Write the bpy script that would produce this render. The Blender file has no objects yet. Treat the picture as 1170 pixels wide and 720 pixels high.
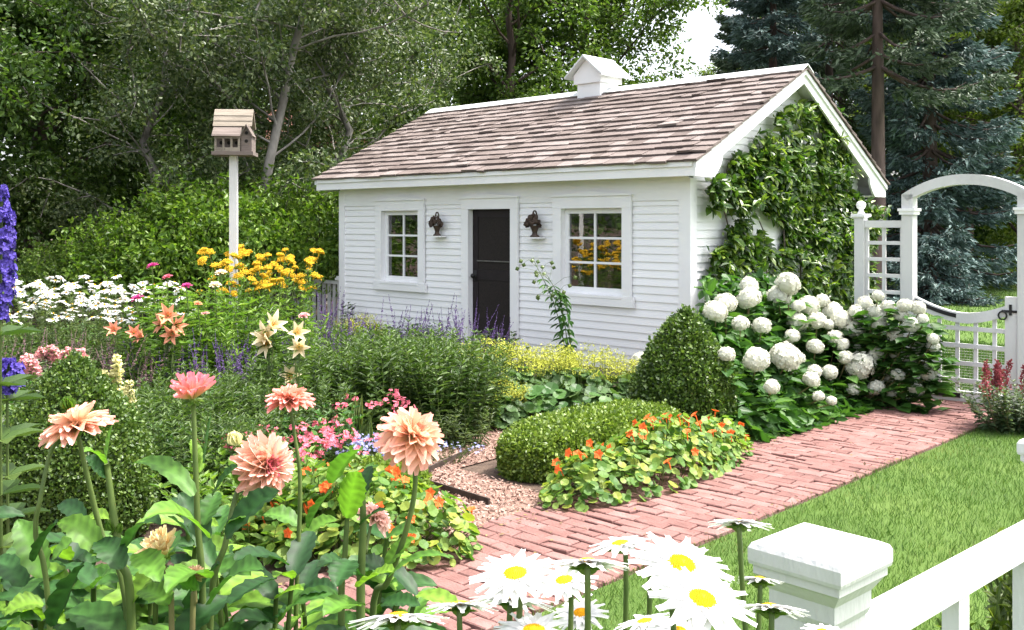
EXPOSURE = 2.12
import bpy, math, random
import numpy as np
from mathutils import Vector
R = math.radians
rng = np.random.default_rng(11)
random.seed(5)
scene = bpy.context.scene
COL = scene.collection
# ------------------------------------------------------------------ camera numbers (35 mm shift lens, level, 1.75 m up)
F = 1134.0; CU = 585.0; CV = 254.5; H = 1.75
def at(u, v, d):                       # the world point seen at photo pixel (u, v) at distance d ahead
    return np.array([(u - CU) / F * d, d, H + (CV - v) / F * d])
def gp(u, d, z=0.0):                   # point at column u, distance d, height z
    return np.array([(u - CU) / F * d, d, z])
# shed axes: A along the facade to the right, S along the gable wall, origin at the front right corner
C0 = np.array([1.845, 10.31]); A = np.array([.718, -.696]); S = np.array([.696, .718])
ANG = math.atan2(A[1], A[0])
def AS(a, s, z=0.0):
    p = C0 + a * A + s * S
    return np.array([p[0], p[1], z])
def facx(u):                           # facade x of photo column u
    r = (u - CU) / F
    return (r * C0[1] - C0[0]) / (A[0] - A[1] * r)
def facz(u, v):
    x = facx(u); return H + (CV - v) / F * (C0[1] + A[1] * x)
def gaby(u, x0=0.0):                   # gable-wall y of photo column u (plane local x = x0)
    r = (u - CU) / F; b = C0 + x0 * A
    return (r * b[1] - b[0]) / (S[0] - S[1] * r)
def gabz(u, v, x0=0.0):
    y = gaby(u, x0); b = C0 + x0 * A
    return H + (CV - v) / F * (b[1] + S[1] * y)

# ------------------------------------------------------------------ mesh builder
class MB:
    def __init__(self): self.V = []; self.P = []; self.n = 0; self.C = []; self.hascol = False
    def add(self, V, F, col=None):
        V = np.asarray(V, dtype=float).reshape(-1, 3)
        groups = F if isinstance(F, list) and len(F) and isinstance(F[0], np.ndarray) and F[0].ndim == 2 else None
        if groups is None:
            if isinstance(F, np.ndarray): groups = [F]
            else:
                d = {}
                for f in F: d.setdefault(len(f), []).append(f)
                groups = [np.array(x, dtype=np.int64) for x in d.values()]
        for g in groups: self.P.append(g + self.n)
        self.V.append(V); self.n += len(V)
        if col is not None: self.hascol = True
        c = np.ones((len(V), 4))
        if col is not None:
            c[:, :3] = np.asarray(col)
        self.C.append(c)
        return self
    def box(self, x0, x1, y0, y1, z0, z1, col=None):
        V = [(x0,y0,z0),(x1,y0,z0),(x1,y1,z0),(x0,y1,z0),(x0,y0,z1),(x1,y0,z1),(x1,y1,z1),(x0,y1,z1)]
        return self.add(V, [(0,3,2,1),(4,5,6,7),(0,1,5,4),(1,2,6,5),(2,3,7,6),(3,0,4,7)], col)
    def hull8(self, V, col=None):
        return self.add(V, [(0,3,2,1),(4,5,6,7),(0,1,5,4),(1,2,6,5),(2,3,7,6),(3,0,4,7)], col)
    def prism(self, poly, axis, lo, hi):          # polygon (p, q) extruded along axis 0/1/2
        n = len(poly); V = []
        for h in (lo, hi):
            for p, q in poly:
                V.append((h, p, q) if axis == 0 else (p, h, q) if axis == 1 else (p, q, h))
        Fc = [tuple(range(n))[::-1], tuple(range(n, 2 * n))]
        Fc += [(i, (i + 1) % n, n + (i + 1) % n, n + i) for i in range(n)]
        return self.add(V, Fc)
    def tube(self, P, r, k=6, cap=True, col=None):
        P = np.asarray(P, float); n = len(P)
        r = np.broadcast_to(np.asarray(r, float), (n,))
        T = np.gradient(P, axis=0); T /= (np.linalg.norm(T, axis=1, keepdims=True) + 1e-9)
        up = np.array([0.31, 0.17, 0.93]) if abs(T[0, 2]) < .9 else np.array([1., .1, 0])
        X = np.cross(T, up); X /= (np.linalg.norm(X, axis=1, keepdims=True) + 1e-9); Y = np.cross(T, X)
        a = np.arange(k) / k * 2 * np.pi
        V = P[:, None, :] + r[:, None, None] * (np.cos(a)[None, :, None] * X[:, None, :] + np.sin(a)[None, :, None] * Y[:, None, :])
        V = V.reshape(-1, 3)
        i, j = np.meshgrid(np.arange(n - 1), np.arange(k), indexing='ij'); i = i.ravel(); j = j.ravel(); j2 = (j + 1) % k
        Q = np.stack([i * k + j, i * k + j2, (i + 1) * k + j2, (i + 1) * k + j], 1)
        self.add(V, Q, col)
        if cap:
            b = self.n - len(V)
            self.P.append(np.array([[b + x for x in range(k)]])); self.P.append(np.array([[b + (n - 1) * k + x for x in range(k)][::-1]]))
        return self
    def lathe(self, prof, c=(0, 0, 0), k=16, col=None):   # prof: (r, z)
        P = np.asarray(prof, float); n = len(P); a = np.arange(k) / k * 2 * np.pi
        V = np.stack([P[:, 0, None] * np.cos(a), P[:, 0, None] * np.sin(a), np.broadcast_to(P[:, 1, None], (n, k))], -1).reshape(-1, 3) + np.asarray(c)
        i, j = np.meshgrid(np.arange(n - 1), np.arange(k), indexing='ij'); i = i.ravel(); j = j.ravel(); j2 = (j + 1) % k
        return self.add(V, np.stack([i * k + j, i * k + j2, (i + 1) * k + j2, (i + 1) * k + j], 1), col)
    def sphere(self, c, r, k=10, m=7, col=None):
        r = np.broadcast_to(np.asarray(r, float), (3,))
        t = np.linspace(0, np.pi, m); a = np.arange(k) / k * 2 * np.pi
        V = np.stack([np.sin(t)[:, None] * np.cos(a), np.sin(t)[:, None] * np.sin(a), np.broadcast_to(-np.cos(t)[:, None], (m, k))], -1).reshape(-1, 3) * r + np.asarray(c)
        i, j = np.meshgrid(np.arange(m - 1), np.arange(k), indexing='ij'); i = i.ravel(); j = j.ravel(); j2 = (j + 1) % k
        return self.add(V, np.stack([i * k + j, i * k + j2, (i + 1) * k + j2, (i + 1) * k + j], 1), col)
    def scatter(self, T, pos, d, up, size, wid=1.0, col=None):
        TV, TF = T; pos = np.asarray(pos, float); n = len(pos)
        if n == 0: return self
        d = np.asarray(d, float); d = d / (np.linalg.norm(d, axis=1, keepdims=True) + 1e-9)
        up = np.broadcast_to(np.asarray(up, float), (n, 3))
        x = np.cross(d, up); ln = np.linalg.norm(x, axis=1, keepdims=True)
        bad = (ln[:, 0] < 1e-4)
        x[bad] = np.cross(d[bad], np.array([1., .3, .2])); x /= (np.linalg.norm(x, axis=1, keepdims=True) + 1e-9)
        nn = np.cross(x, d)
        sz = np.broadcast_to(np.asarray(size, float), (n,))[:, None, None]
        w = np.broadcast_to(np.asarray(wid, float), (n,))[:, None, None]
        V = pos[:, None, :] + sz * (TV[None, :, 0:1] * w * x[:, None, :] + TV[None, :, 1:2] * d[:, None, :] + TV[None, :, 2:3] * nn[:, None, :])
        k = len(TV); off = (np.arange(n) * k)[:, None, None]
        G = [(f[None] + off).reshape(-1, f.shape[1]) for f in TF]
        c = None
        if col is not None:
            c = np.asarray(col, float)
            if c.ndim == 1: c = np.broadcast_to(c, (n * k, 3))
            elif c.ndim == 2: c = np.repeat(c, k, axis=0)      # one per item
            else: c = c.reshape(-1, 3)                          # n, k, 3
        self.add(V.reshape(-1, 3), G, c)
        return self
    def build(self, name, mat, parent=None, smooth=False, off=None, rot=None):
        V = np.concatenate(self.V) if self.V else np.zeros((0, 3))
        if off is not None: V = V - np.asarray(off)
        if rot is not None:
            c, s = math.cos(-rot), math.sin(-rot)
            V = np.stack([V[:, 0] * c - V[:, 1] * s, V[:, 0] * s + V[:, 1] * c, V[:, 2]], 1)
        me = bpy.data.meshes.new(name)
        me.vertices.add(len(V)); me.vertices.foreach_set('co', V.astype(np.float32).ravel())
        L = np.concatenate([p.ravel() for p in self.P]); tot = np.concatenate([np.full(len(p), p.shape[1]) for p in self.P])
        st = np.concatenate([[0], np.cumsum(tot)[:-1]])
        me.loops.add(len(L)); me.loops.foreach_set('vertex_index', L.astype(np.int32))
        me.polygons.add(len(tot)); me.polygons.foreach_set('loop_start', st.astype(np.int32))
        if self.hascol:
            at_ = me.color_attributes.new('Col', 'FLOAT_COLOR', 'POINT')
            at_.data.foreach_set('color', np.concatenate(self.C).astype(np.float32).ravel())
        me.update(calc_edges=True)
        me.polygons.foreach_set('use_smooth', np.full(len(tot), bool(smooth)))
        me.materials.append(mat)
        o = bpy.data.objects.new(name, me); COL.objects.link(o)
        if parent is not None: o.parent = parent
        return o

def tag(o, label=None, cat=None, group=None, kind=None):
    if label: o['label'] = label
    if cat: o['category'] = cat
    if group: o['group'] = group
    if kind: o['kind'] = kind
    return o
def thing(name, label, cat, loc=(0, 0, 0), rz=0.0, group=None):
    o = bpy.data.objects.new(name, None); COL.objects.link(o); o.empty_display_size = .1
    o.location = [float(x) for x in loc]; o.rotation_euler = (0, 0, rz)
    return tag(o, label, cat, group)
def dup(o, loc=None, rz=None, scale=None, label=None, group=None, parent=None):
    c = o.copy(); COL.objects.link(c)
    if parent is not None: c.parent = parent
    if loc is not None: c.location = [float(x) for x in loc]
    if rz is not None: c.rotation_euler = (0, 0, rz)
    if scale is not None: c.scale = (scale, scale, scale) if np.isscalar(scale) else scale
    if label: c['label'] = label
    if group: c['group'] = group
    for ch in list(o.children): dup(ch, parent=c)
    return c

# ------------------------------------------------------------------ materials
def newmat(name):
    m = bpy.data.materials.new(name); m.use_nodes = True
    nt = m.node_tree; nt.nodes.clear()
    return m, nt, (lambda t, **k: _nd(nt, t, k)), nt.links.new
def _nd(nt, t, k):
    n = nt.nodes.new(t)
    for a, b in k.items(): setattr(n, a, b)
    return n
def ramp(N, stops):
    r = N('ShaderNodeValToRGB'); e = r.color_ramp.elements
    while len(e) > 1: e.remove(e[-1])
    e[0].position = stops[0][0]; e[0].color = (*stops[0][1], 1)
    for p, c in stops[1:]:
        x = e.new(p); x.color = (*c, 1)
    return r
def m_leaf(name, cols, trans=.32, rough=.5, tint=(1.15, 1.25, .55), spec=.3, veins=False):
    m, nt, N, L = newmat(name); cols = [tuple(.76 * x * (x / .10) ** .14 for x in c) for c in cols]
    g = N('ShaderNodeNewGeometry'); r = ramp(N, [(i / max(1, len(cols) - 1), c) for i, c in enumerate(cols)])
    L(g.outputs['Random Per Island'], r.inputs[0])
    if veins:
        vc = N('ShaderNodeVertexColor', layer_name='Col'); vm = N('ShaderNodeMix', data_type='RGBA', blend_type='MULTIPLY'); vm.inputs[0].default_value = 1
        L(r.outputs[0], vm.inputs[6]); L(vc.outputs[0], vm.inputs[7])
        nz = N('ShaderNodeTexNoise'); nz.inputs['Scale'].default_value = 55; nz.inputs['Detail'].default_value = 4; tc = N('ShaderNodeTexCoord'); L(tc.outputs['Object'], nz.inputs['Vector'])
        mr = N('ShaderNodeMapRange'); mr.inputs['To Min'].default_value = .7; mr.inputs['To Max'].default_value = 1.3; L(nz.outputs['Fac'], mr.inputs[0])
        hs = N('ShaderNodeHueSaturation'); L(mr.outputs[0], hs.inputs['Value']); L(vm.outputs[2], hs.inputs['Color']); r = hs
    b = N('ShaderNodeBsdfPrincipled'); b.inputs['Roughness'].default_value = rough; b.inputs['Specular IOR Level'].default_value = spec
    L(r.outputs[0], b.inputs['Base Color'])
    t = N('ShaderNodeBsdfTranslucent'); mm = N('ShaderNodeMix', data_type='RGBA', blend_type='MULTIPLY'); mm.inputs[0].default_value = 1
    mm.inputs[7].default_value = (tint[0] * 1.3, tint[1] * 1.3, tint[2] * 1.3, 1); L(r.outputs[0], mm.inputs[6]); L(mm.outputs[2], t.inputs['Color'])
    x = N('ShaderNodeMixShader'); x.inputs[0].default_value = trans
    o = N('ShaderNodeOutputMaterial'); L(b.outputs[0], x.inputs[1]); L(t.outputs[0], x.inputs[2]); L(x.outputs[0], o.inputs[0])
    return m
def m_petal(name, col=None, trans=.3, rough=.6, var=.12):
    m, nt, N, L = newmat(name)
    b = N('ShaderNodeBsdfPrincipled'); b.inputs['Roughness'].default_value = rough; b.inputs['Specular IOR Level'].default_value = .2
    if col is None:
        a = N('ShaderNodeVertexColor', layer_name='Col'); src = a.outputs[0]
    else:
        a = N('ShaderNodeRGB'); a.outputs[0].default_value = (*col, 1); src = a.outputs[0]
    g = N('ShaderNodeNewGeometry'); h = N('ShaderNodeHueSaturation'); mr = N('ShaderNodeMapRange')
    mr.inputs['To Min'].default_value = 1 - var; mr.inputs['To Max'].default_value = 1 + var
    L(g.outputs['Random Per Island'], mr.inputs[0]); L(mr.outputs[0], h.inputs['Value']); L(src, h.inputs['Color'])
    L(h.outputs[0], b.inputs['Base Color'])
    t = N('ShaderNodeBsdfTranslucent'); L(h.outputs[0], t.inputs['Color'])
    x = N('ShaderNodeMixShader'); x.inputs[0].default_value = trans
    o = N('ShaderNodeOutputMaterial'); L(b.outputs[0], x.inputs[1]); L(t.outputs[0], x.inputs[2]); L(x.outputs[0], o.inputs[0])
    return m
def m_noise(name, c1, c2, scale=8., rough=.7, bump=.0, bscale=40., stretch=(1, 1, 1), island=0.0, detail=6., spec=.3, coord='Object', metallic=0.):
    m, nt, N, L = newmat(name)
    tc = N('ShaderNodeTexCoord'); mp = N('ShaderNodeMapping'); mp.inputs['Scale'].default_value = stretch
    L(tc.outputs[coord], mp.inputs[0])
    n = N('ShaderNodeTexNoise'); n.inputs['Scale'].default_value = scale; n.inputs['Detail'].default_value = detail
    L(mp.outputs[0], n.inputs['Vector'])
    fac = n.outputs['Fac']
    if island:
        g = N('ShaderNodeNewGeometry'); mx = N('ShaderNodeMix', data_type='FLOAT'); mx.inputs[0].default_value = island
        L(fac, mx.inputs[2]); L(g.outputs['Random Per Island'], mx.inputs[3]); fac = mx.outputs[0]
    lo, hi = (.3, .7) if not island else (.15, .85)
    r = ramp(N, [(lo, c1), (hi, c2)]) if not isinstance(c2, list) else ramp(N, [(lo + (hi - lo) * i / len(c2), c) for i, c in enumerate([c1] + c2)])
    L(fac, r.inputs[0])
    b = N('ShaderNodeBsdfPrincipled'); b.inputs['Roughness'].default_value = rough; b.inputs['Specular IOR Level'].default_value = spec
    b.inputs['Metallic'].default_value = metallic
    L(r.outputs[0], b.inputs['Base Color'])
    if bump:
        n2 = N('ShaderNodeTexNoise'); n2.inputs['Scale'].default_value = bscale; n2.inputs['Detail'].default_value = 5; L(mp.outputs[0], n2.inputs['Vector'])
        bp = N('ShaderNodeBump'); bp.inputs['Strength'].default_value = bump; bp.inputs['Distance'].default_value = .01
        L(n2.outputs['Fac'], bp.inputs['Height']); L(bp.outputs[0], b.inputs['Normal'])
    o = N('ShaderNodeOutputMaterial'); L(b.outputs[0], o.inputs[0])
    return m
M = {}
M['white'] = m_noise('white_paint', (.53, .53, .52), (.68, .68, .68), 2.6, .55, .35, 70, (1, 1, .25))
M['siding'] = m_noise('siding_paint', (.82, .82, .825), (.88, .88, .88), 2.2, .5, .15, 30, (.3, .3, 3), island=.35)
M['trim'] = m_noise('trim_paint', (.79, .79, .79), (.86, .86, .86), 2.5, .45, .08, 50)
M['shingle'] = m_noise('cedar_shingle', (.080, .060, .052), [(.135, .107, .096), (.175, .143, .131), (.225, .195, .183)], 5., .85, .5, 30, (1, 6, 6), island=.52)
M['ridge'] = m_noise('ridge_metal', (.55, .58, .57), (.72, .74, .73), 5., .5)
M['dark'] = m_noise('dark_door', (.010, .007, .008), (.018, .012, .014), 12., .6, .1, 60)
M['screen'] = m_noise('door_screen', (.010, .008, .007), (.022, .016, .014), 60., .75, .2, 300)
M['iron'] = m_noise('cast_iron', (.035, .022, .016), (.085, .055, .04), 25., .5, .3, 60)
M['blackiron'] = m_noise('black_iron', (.012, .012, .013), (.025, .024, .024), 25., .5, .1, 60)
M['dullbar'] = m_noise('dull_metal', (.09, .088, .08), (.15, .145, .135), 25., .5)
M['bar'] = m_noise('pale_metal', (.35, .34, .32), (.5, .49, .47), 25., .4)
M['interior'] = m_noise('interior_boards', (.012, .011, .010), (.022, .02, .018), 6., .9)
M['conc'] = m_noise('foundation', (.25, .24, .22), (.36, .35, .33), 9., .9, .3, 40)
M['oldwood'] = m_noise('weathered_wood', (.11, .09, .07), (.30, .26, .21), 9., .85, .4, 30, (.5, .5, 5), island=.3)
M['oldwood2'] = m_noise('weathered_dark_wood', (.075, .058, .05), (.20, .165, .145), 9., .85, .4, 30, (.5, .5, 5), island=.3)
M['hole'] = m_noise('dark_hole', (.01, .009, .008), (.016, .014, .012), 9., .9)
M['bark'] = m_noise('brown_bark', (.045, .035, .028), (.13, .105, .085), 7., .95, .8, 25, (1, 1, .25))
M['barkgrey'] = m_noise('grey_bark', (.09, .082, .07), (.30, .28, .255), 4., .9, .6, 20, (1, 1, .5))
M['barkdark'] = m_noise('spruce_bark', (.05, .036, .032), (.12, .085, .075), 7., .95, .8, 25, (1, 1, .25))
M['soil'] = m_noise('garden_soil', (.045, .03, .022), (.11, .075, .055), 7., .95, .8, 60)
M['mulch'] = m_noise('wood_chips', (.15, .088, .066), [(.28, .18, .143), (.39, .28, .235)], 9., .9, .3, 60, island=.75)
M['mulchbase'] = m_noise('mulch_base', (.14, .08, .06), (.33, .21, .17), 55., .95, .9, 140)
M['brick'] = m_noise('clay_brick', (.092, .044, .038), [(.158, .077, .067), (.205, .108, .096), (.25, .158, .145)], 9., .85, .6, 70, island=.28)
M['joint'] = m_noise('joint_sand', (.035, .022, .018), (.10, .06, .048), 30., .95, .6, 90)
M['edging'] = m_noise('edging_metal', (.03, .022, .018), (.07, .05, .04), 20., .7)
M['cord'] = m_noise('lawn_soil', (.05, .075, .018), (.10, .14, .035), 1.3, .95, .8, 90)
G_ = lambda *c: [tuple(x) for x in c]
M['grass'] = m_leaf('lawn_blades', G_((0.030, 0.076, 0.010), (0.057, 0.125, 0.017), (0.086, 0.165, 0.029), (0.130, 0.179, 0.056)), .25, .5)
M['box'] = m_leaf('boxwood_leaf', G_((0.042, 0.080, 0.016), (0.084, 0.148, 0.029), (0.166, 0.234, 0.058)), .22, .4, spec=.45)
M['boxlight'] = m_leaf('boxwood_new_leaf', G_((0.073, 0.122, 0.022), (0.146, 0.219, 0.037), (0.267, 0.340, 0.086)), .25, .4, spec=.4)
M['vine'] = m_leaf('vine_leaf', G_((0.029, 0.069, 0.014), (0.057, 0.121, 0.023), (0.115, 0.196, 0.034), (0.218, 0.287, 0.057)), .3, .38, spec=.5)
M['hydleaf'] = m_leaf('hydrangea_leaf', G_((0.031, 0.084, 0.020), (0.061, 0.146, 0.033), (0.110, 0.213, 0.050)), .3, .45)
M['nast'] = m_leaf('nasturtium_leaf', G_((0.063, 0.144, 0.027), (0.117, 0.216, 0.045), (0.216, 0.306, 0.081), (0.297, 0.333, 0.063)), .35, .5)
M['phlox'] = m_leaf('phlox_leaf', G_((0.031, 0.066, 0.013), (0.068, 0.120, 0.027), (0.118, 0.181, 0.045)), .3, .45)
M['sage'] = m_leaf('sage_leaf', G_((0.056, 0.087, 0.036), (0.102, 0.143, 0.061), (0.163, 0.204, 0.092)), .3, .5)
M['fresh'] = m_leaf('fresh_leaf', G_((0.061, 0.131, 0.020), (0.121, 0.212, 0.035), (0.202, 0.293, 0.061)), .35, .45)
M['mantle'] = m_leaf('mantle_leaf', G_((0.069, 0.127, 0.046), (0.115, 0.196, 0.075), (0.184, 0.265, 0.103)), .3, .5)
M['dahlia'] = m_leaf('dahlia_leaf', G_((.020, .055, .020), (.036, .095, .028), (.065, .15, .03), (.12, .23, .035), (.17, .28, .04)), .35, .5, spec=.3, veins=True)
M['stem'] = m_noise('green_stem', (.055, .095, .022), (.11, .15, .04), 12., .5)
M['stemred'] = m_noise('brownish_stem', (.12, .09, .045), (.17, .17, .06), 12., .55)
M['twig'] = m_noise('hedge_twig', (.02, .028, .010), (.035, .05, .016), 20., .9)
M['shrub'] = m_leaf('yellow_green_leaf', G_((0.052, 0.107, 0.015), (0.111, 0.197, 0.027), (0.215, 0.303, 0.062)), .35, .42)
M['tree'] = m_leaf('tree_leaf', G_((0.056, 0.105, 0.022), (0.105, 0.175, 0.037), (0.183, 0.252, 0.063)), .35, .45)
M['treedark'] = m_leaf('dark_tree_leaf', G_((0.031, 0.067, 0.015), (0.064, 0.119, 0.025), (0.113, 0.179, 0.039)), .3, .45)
M['birch'] = m_leaf('grey_green_leaf', G_((0.038, 0.070, 0.022), (0.086, 0.130, 0.045), (0.184, 0.221, 0.103)), .3, .42, spec=.5)
M['lime'] = m_leaf('light_tree_leaf', G_((0.064, 0.106, 0.017), (0.111, 0.162, 0.030), (0.178, 0.221, 0.051)), .4, .45)
M['spruce'] = m_leaf('blue_spruce_needle', G_((0.048, 0.080, 0.067), (0.104, 0.160, 0.147), (0.208, 0.288, 0.280)), .12, .55, tint=(1, 1, 1))
M['sprucegreen'] = m_leaf('spruce_needle', G_((0.040, 0.067, 0.035), (0.080, 0.120, 0.072), (0.160, 0.208, 0.136)), .12, .55, tint=(1, 1, 1))
M['drygrass'] = m_leaf('dry_lawn_blades', G_((0.064, 0.096, 0.018), (0.118, 0.154, 0.031), (0.180, 0.192, 0.064), (0.270, 0.250, 0.118)), .2, .6)
M['litter'] = m_noise('leaf_litter', (.05, .032, .02), [(.16, .10, .06), (.20, .17, .06)], 9., .9, island=.8)
M['astleaf'] = m_leaf('astilbe_leaf', G_((.03, .06, .025), (.07, .11, .05), (.13, .17, .085)), .25, .5)
M['petal'] = m_petal('petal')
M['wpetal'] = m_petal('white_petal', (.74, .74, .73), .22, .6, .06)
M['hyd'] = m_petal('hydrangea_floret', (.70, .70, .60), .22, .7, .12)
M['yellow'] = m_petal('yarrow_floret', (.74, .47, .03), .15, .7, .2)
M['mantleflower'] = m_petal('mantle_floret', (.40, .42, .06), .2, .7, .3)
M['disc'] = m_petal('daisy_disc', (.80, .40, .01), .05, .7, .2)
M['orange'] = m_petal('nasturtium_flower', (.80, .16, .035), .3, .6, .2)
M['pink'] = m_petal('pink_flower', (.70, .17, .23), .3, .6, .25)
M['palepink'] = m_petal('pale_pink_flower', (.80, .40, .40), .3, .6, .15)
M['magenta'] = m_petal('magenta_flower', (.50, .05, .22), .3, .6, .2)
M['coral'] = m_petal('coral_flower', (.80, .30, .17), .3, .6, .15)
M['cream'] = m_petal('cream_flower', (.84, .70, .48), .3, .6, .08)
M['paleyellow'] = m_petal('pale_yellow_flower', (.80, .75, .38), .3, .6, .1)
M['violet'] = m_petal('delphinium_floret', (.095, .065, .36), .3, .6, .6)
M['salvia'] = m_petal('salvia_floret', (.12, .075, .20), .2, .7, .3)
M['fadesalvia'] = m_petal('faded_salvia', (.20, .13, .13), .2, .7, .3)
M['lobelia'] = m_petal('lobelia_floret', (.38, .40, .66), .3, .6, .25)
M['red'] = m_petal('astilbe_plume', (.24, .05, .06), .2, .7, .3)
def m_glass():
    m, nt, N, L = newmat('window_glass')
    gl = N('ShaderNodeBsdfGlossy'); gl.inputs['Roughness'].default_value = .015; gl.inputs['Color'].default_value = (.9, .9, .9, 1)
    tr = N('ShaderNodeBsdfTransparent'); tr.inputs['Color'].default_value = (.75, .78, .76, 1)
    fr = N('ShaderNodeFresnel'); fr.inputs['IOR'].default_value = 2.6
    n = N('ShaderNodeTexNoise'); n.inputs['Scale'].default_value = 2.5; bp = N('ShaderNodeBump'); bp.inputs['Strength'].default_value = .05; bp.inputs['Distance'].default_value = .02
    L(n.outputs['Fac'], bp.inputs['Height']); L(bp.outputs[0], gl.inputs['Normal'])
    x = N('ShaderNodeMixShader'); o = N('ShaderNodeOutputMaterial')
    L(fr.outputs[0], x.inputs[0]); L(tr.outputs[0], x.inputs[1]); L(gl.outputs[0], x.inputs[2]); L(x.outputs[0], o.inputs[0])
    return m
M['glass'] = m_glass()

# ------------------------------------------------------------------ leaf and petal templates (x width, y length, z normal)
def T(V, F):
    d = {}
    for f in F: d.setdefault(len(f), []).append(f)
    return np.array(V, float), [np.array(x) for x in d.values()]
T_LEAF = T([(0,0,0),(.27,.3,.07),(.23,.65,.05),(0,1,-.1),(-.23,.65,.05),(-.27,.3,.07)], [(0,1,2,3),(0,3,4,5)])
T_DIAM = T([(0,0,0),(.3,.45,.08),(0,1,0),(-.3,.45,.08)], [(0,1,2),(0,2,3)])
T_NARROW = T([(0,0,0),(.11,.35,.03),(.08,.7,.0),(0,1,-.12),(-.08,.7,.0),(-.11,.35,.03)], [(0,1,2,3),(0,3,4,5)])
T_BLADE = T([(-.05,0,0),(.05,0,0),(.035,.55,.05),(-.035,.55,.05),(0,1,.22)], [(0,1,2,3),(3,2,4)])
T_HEART = T([(0,0,0),(.2,-.06,.03),(.42,.2,.07),(.33,.62,.06),(0,1,-.12),(-.33,.62,.06),(-.42,.2,.07),(-.2,-.06,.03)], [(0,1,2,3,4),(0,4,5,6,7)])
_r = [(math.cos(i/9*2*math.pi)*.5, math.sin(i/9*2*math.pi)*.5, .06 + .03*(i % 2)) for i in range(9)]
T_ROUND = T([(0,0,-.03)] + _r, [(0, 1+i, 1+(i+1) % 9) for i in range(9)])
def _flower(n, w, L=.5, cup=.12):
    V = []; Fc = []
    for i in range(n):
        a = i / n * 2 * math.pi; c, s = math.cos(a), math.sin(a); b = len(V)
        for x, y, z in ((0,0.02,0),(w,.62,cup),(0,1,cup*.7),(-w,.62,cup)):
            V.append(((x*c - y*s)*L, (x*s + y*c)*L, z*L))
        Fc += [(b, b+1, b+2), (b, b+2, b+3)]
    return T(V, Fc)
T_FL4 = _flower(4, .42); T_FL5 = _flower(5, .40, .5, .25); T_FL6 = _flower(6, .28, .5, .5)
def _oct():
    return T([(.5,0,0),(0,.5,0),(-.5,0,0),(0,-.5,0),(0,0,.5),(0,0,-.5)], [(0,1,4),(1,2,4),(2,3,4),(3,0,4),(1,0,5),(2,1,5),(3,2,5),(0,3,5)])
T_OCT = _oct()
def petal_T(nl=6, w=.2, tipw=.0, cup=.10, bend=.0, wpow=.8, notch=0.):
    V = []; Fc = []
    for i in range(nl + 1):
        y = i / nl; ww = w * max(.12, math.sin(math.pi * min(1, y * .93 + .04) ** wpow)) if i < nl else w * tipw
        z = bend * y * y
        yy = y - (notch if i == nl else 0)
        V += [(-ww, y, z + cup * ww / max(w, 1e-6)), (0, yy, z), (ww, y, z + cup * ww / max(w, 1e-6))]
    for i in range(nl):
        b = i * 3
        Fc += [(b, b+1, b+4, b+3), (b+1, b+2, b+5, b+4)]
    return T(V, Fc)
def unit(v):
    v = np.asarray(v, float); return v / (np.linalg.norm(v, axis=-1, keepdims=True) + 1e-9)
def rnd_dir(n, r=None):
    return unit((r or rng).normal(size=(n, 3)))
def frame(ax):
    ax = unit(ax); t = np.array([0, 0, 1.]) if abs(ax[2]) < .9 else np.array([1., 0, 0])
    x = unit(np.cross(t, ax)); return x, np.cross(ax, x), ax
def noise3(P, f=1., seed=0):
    P = np.asarray(P) * f; r = np.random.default_rng(seed); s = 0
    for k in range(5):
        q = r.normal(size=3) * (1 + .7 * k); s = s + np.sin(P @ q + r.uniform(0, 6.28)) / (1 + .5 * k)
    return s / 2.2
def curve(pts, n=8):                   # smooth interpolation through control points
    P = np.asarray(pts, float); t = np.linspace(0, len(P) - 1, n); k = np.clip(t.astype(int), 0, len(P) - 2); f = (t - k)[:, None]
    Pm = np.concatenate([[2*P[0]-P[1]], P, [2*P[-1]-P[-2]]])
    a, b, c, d = Pm[k], Pm[k+1], Pm[k+2], Pm[k+3]
    return .5 * ((2*b) + (c-a)*f + (2*a-5*b+4*c-d)*f**2 + (3*b-a-3*c+d)*f**3)
# ================================================================== camera, light, sky
cam = bpy.data.cameras.new('camera'); co = bpy.data.objects.new('camera', cam); COL.objects.link(co)
co.location = (0, 0, H); co.rotation_euler = (R(90), 0, 0)
cam.sensor_width = 36; cam.lens = F / 1170 * 36; cam.shift_y = -(360 - CV) / 1170; cam.clip_start = .05; cam.clip_end = 800
scene.camera = co
SUN_EL = R(64); sd = unit(np.array([*(math.cos(R(38)) * S + math.sin(R(38)) * A), 0.])) * math.cos(SUN_EL); sd[2] = math.sin(SUN_EL)
sl = bpy.data.lights.new('sun', 'SUN'); sl.energy = 1.8; sl.angle = R(4); sl.color = (1, .95, .87)
so = bpy.data.objects.new('sun', sl); COL.objects.link(so); so.rotation_euler = Vector(sd).to_track_quat('Z', 'Y').to_euler(); so.location = (8, 2, 20)
w = bpy.data.worlds.new('World'); scene.world = w; w.use_nodes = True
wn = w.node_tree; wn.nodes.clear()
sky = wn.nodes.new('ShaderNodeTexSky'); sky.sky_type = 'NISHITA'; sky.sun_disc = False; sky.sun_elevation = SUN_EL; sky.sun_rotation = math.atan2(sd[0], sd[1])
sky.air_density = .75; sky.dust_density = 5.; sky.ozone_density = .3
bg = wn.nodes.new('ShaderNodeBackground'); bg.inputs[1].default_value = .15; wo = wn.nodes.new('ShaderNodeOutputWorld')
hsv = wn.nodes.new('ShaderNodeHueSaturation'); hsv.inputs['Saturation'].default_value = .4; wn.links.new(sky.outputs[0], hsv.inputs['Color']); wn.links.new(hsv.outputs[0], bg.inputs[0]); wn.links.new(bg.outputs[0], wo.inputs[0])
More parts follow.
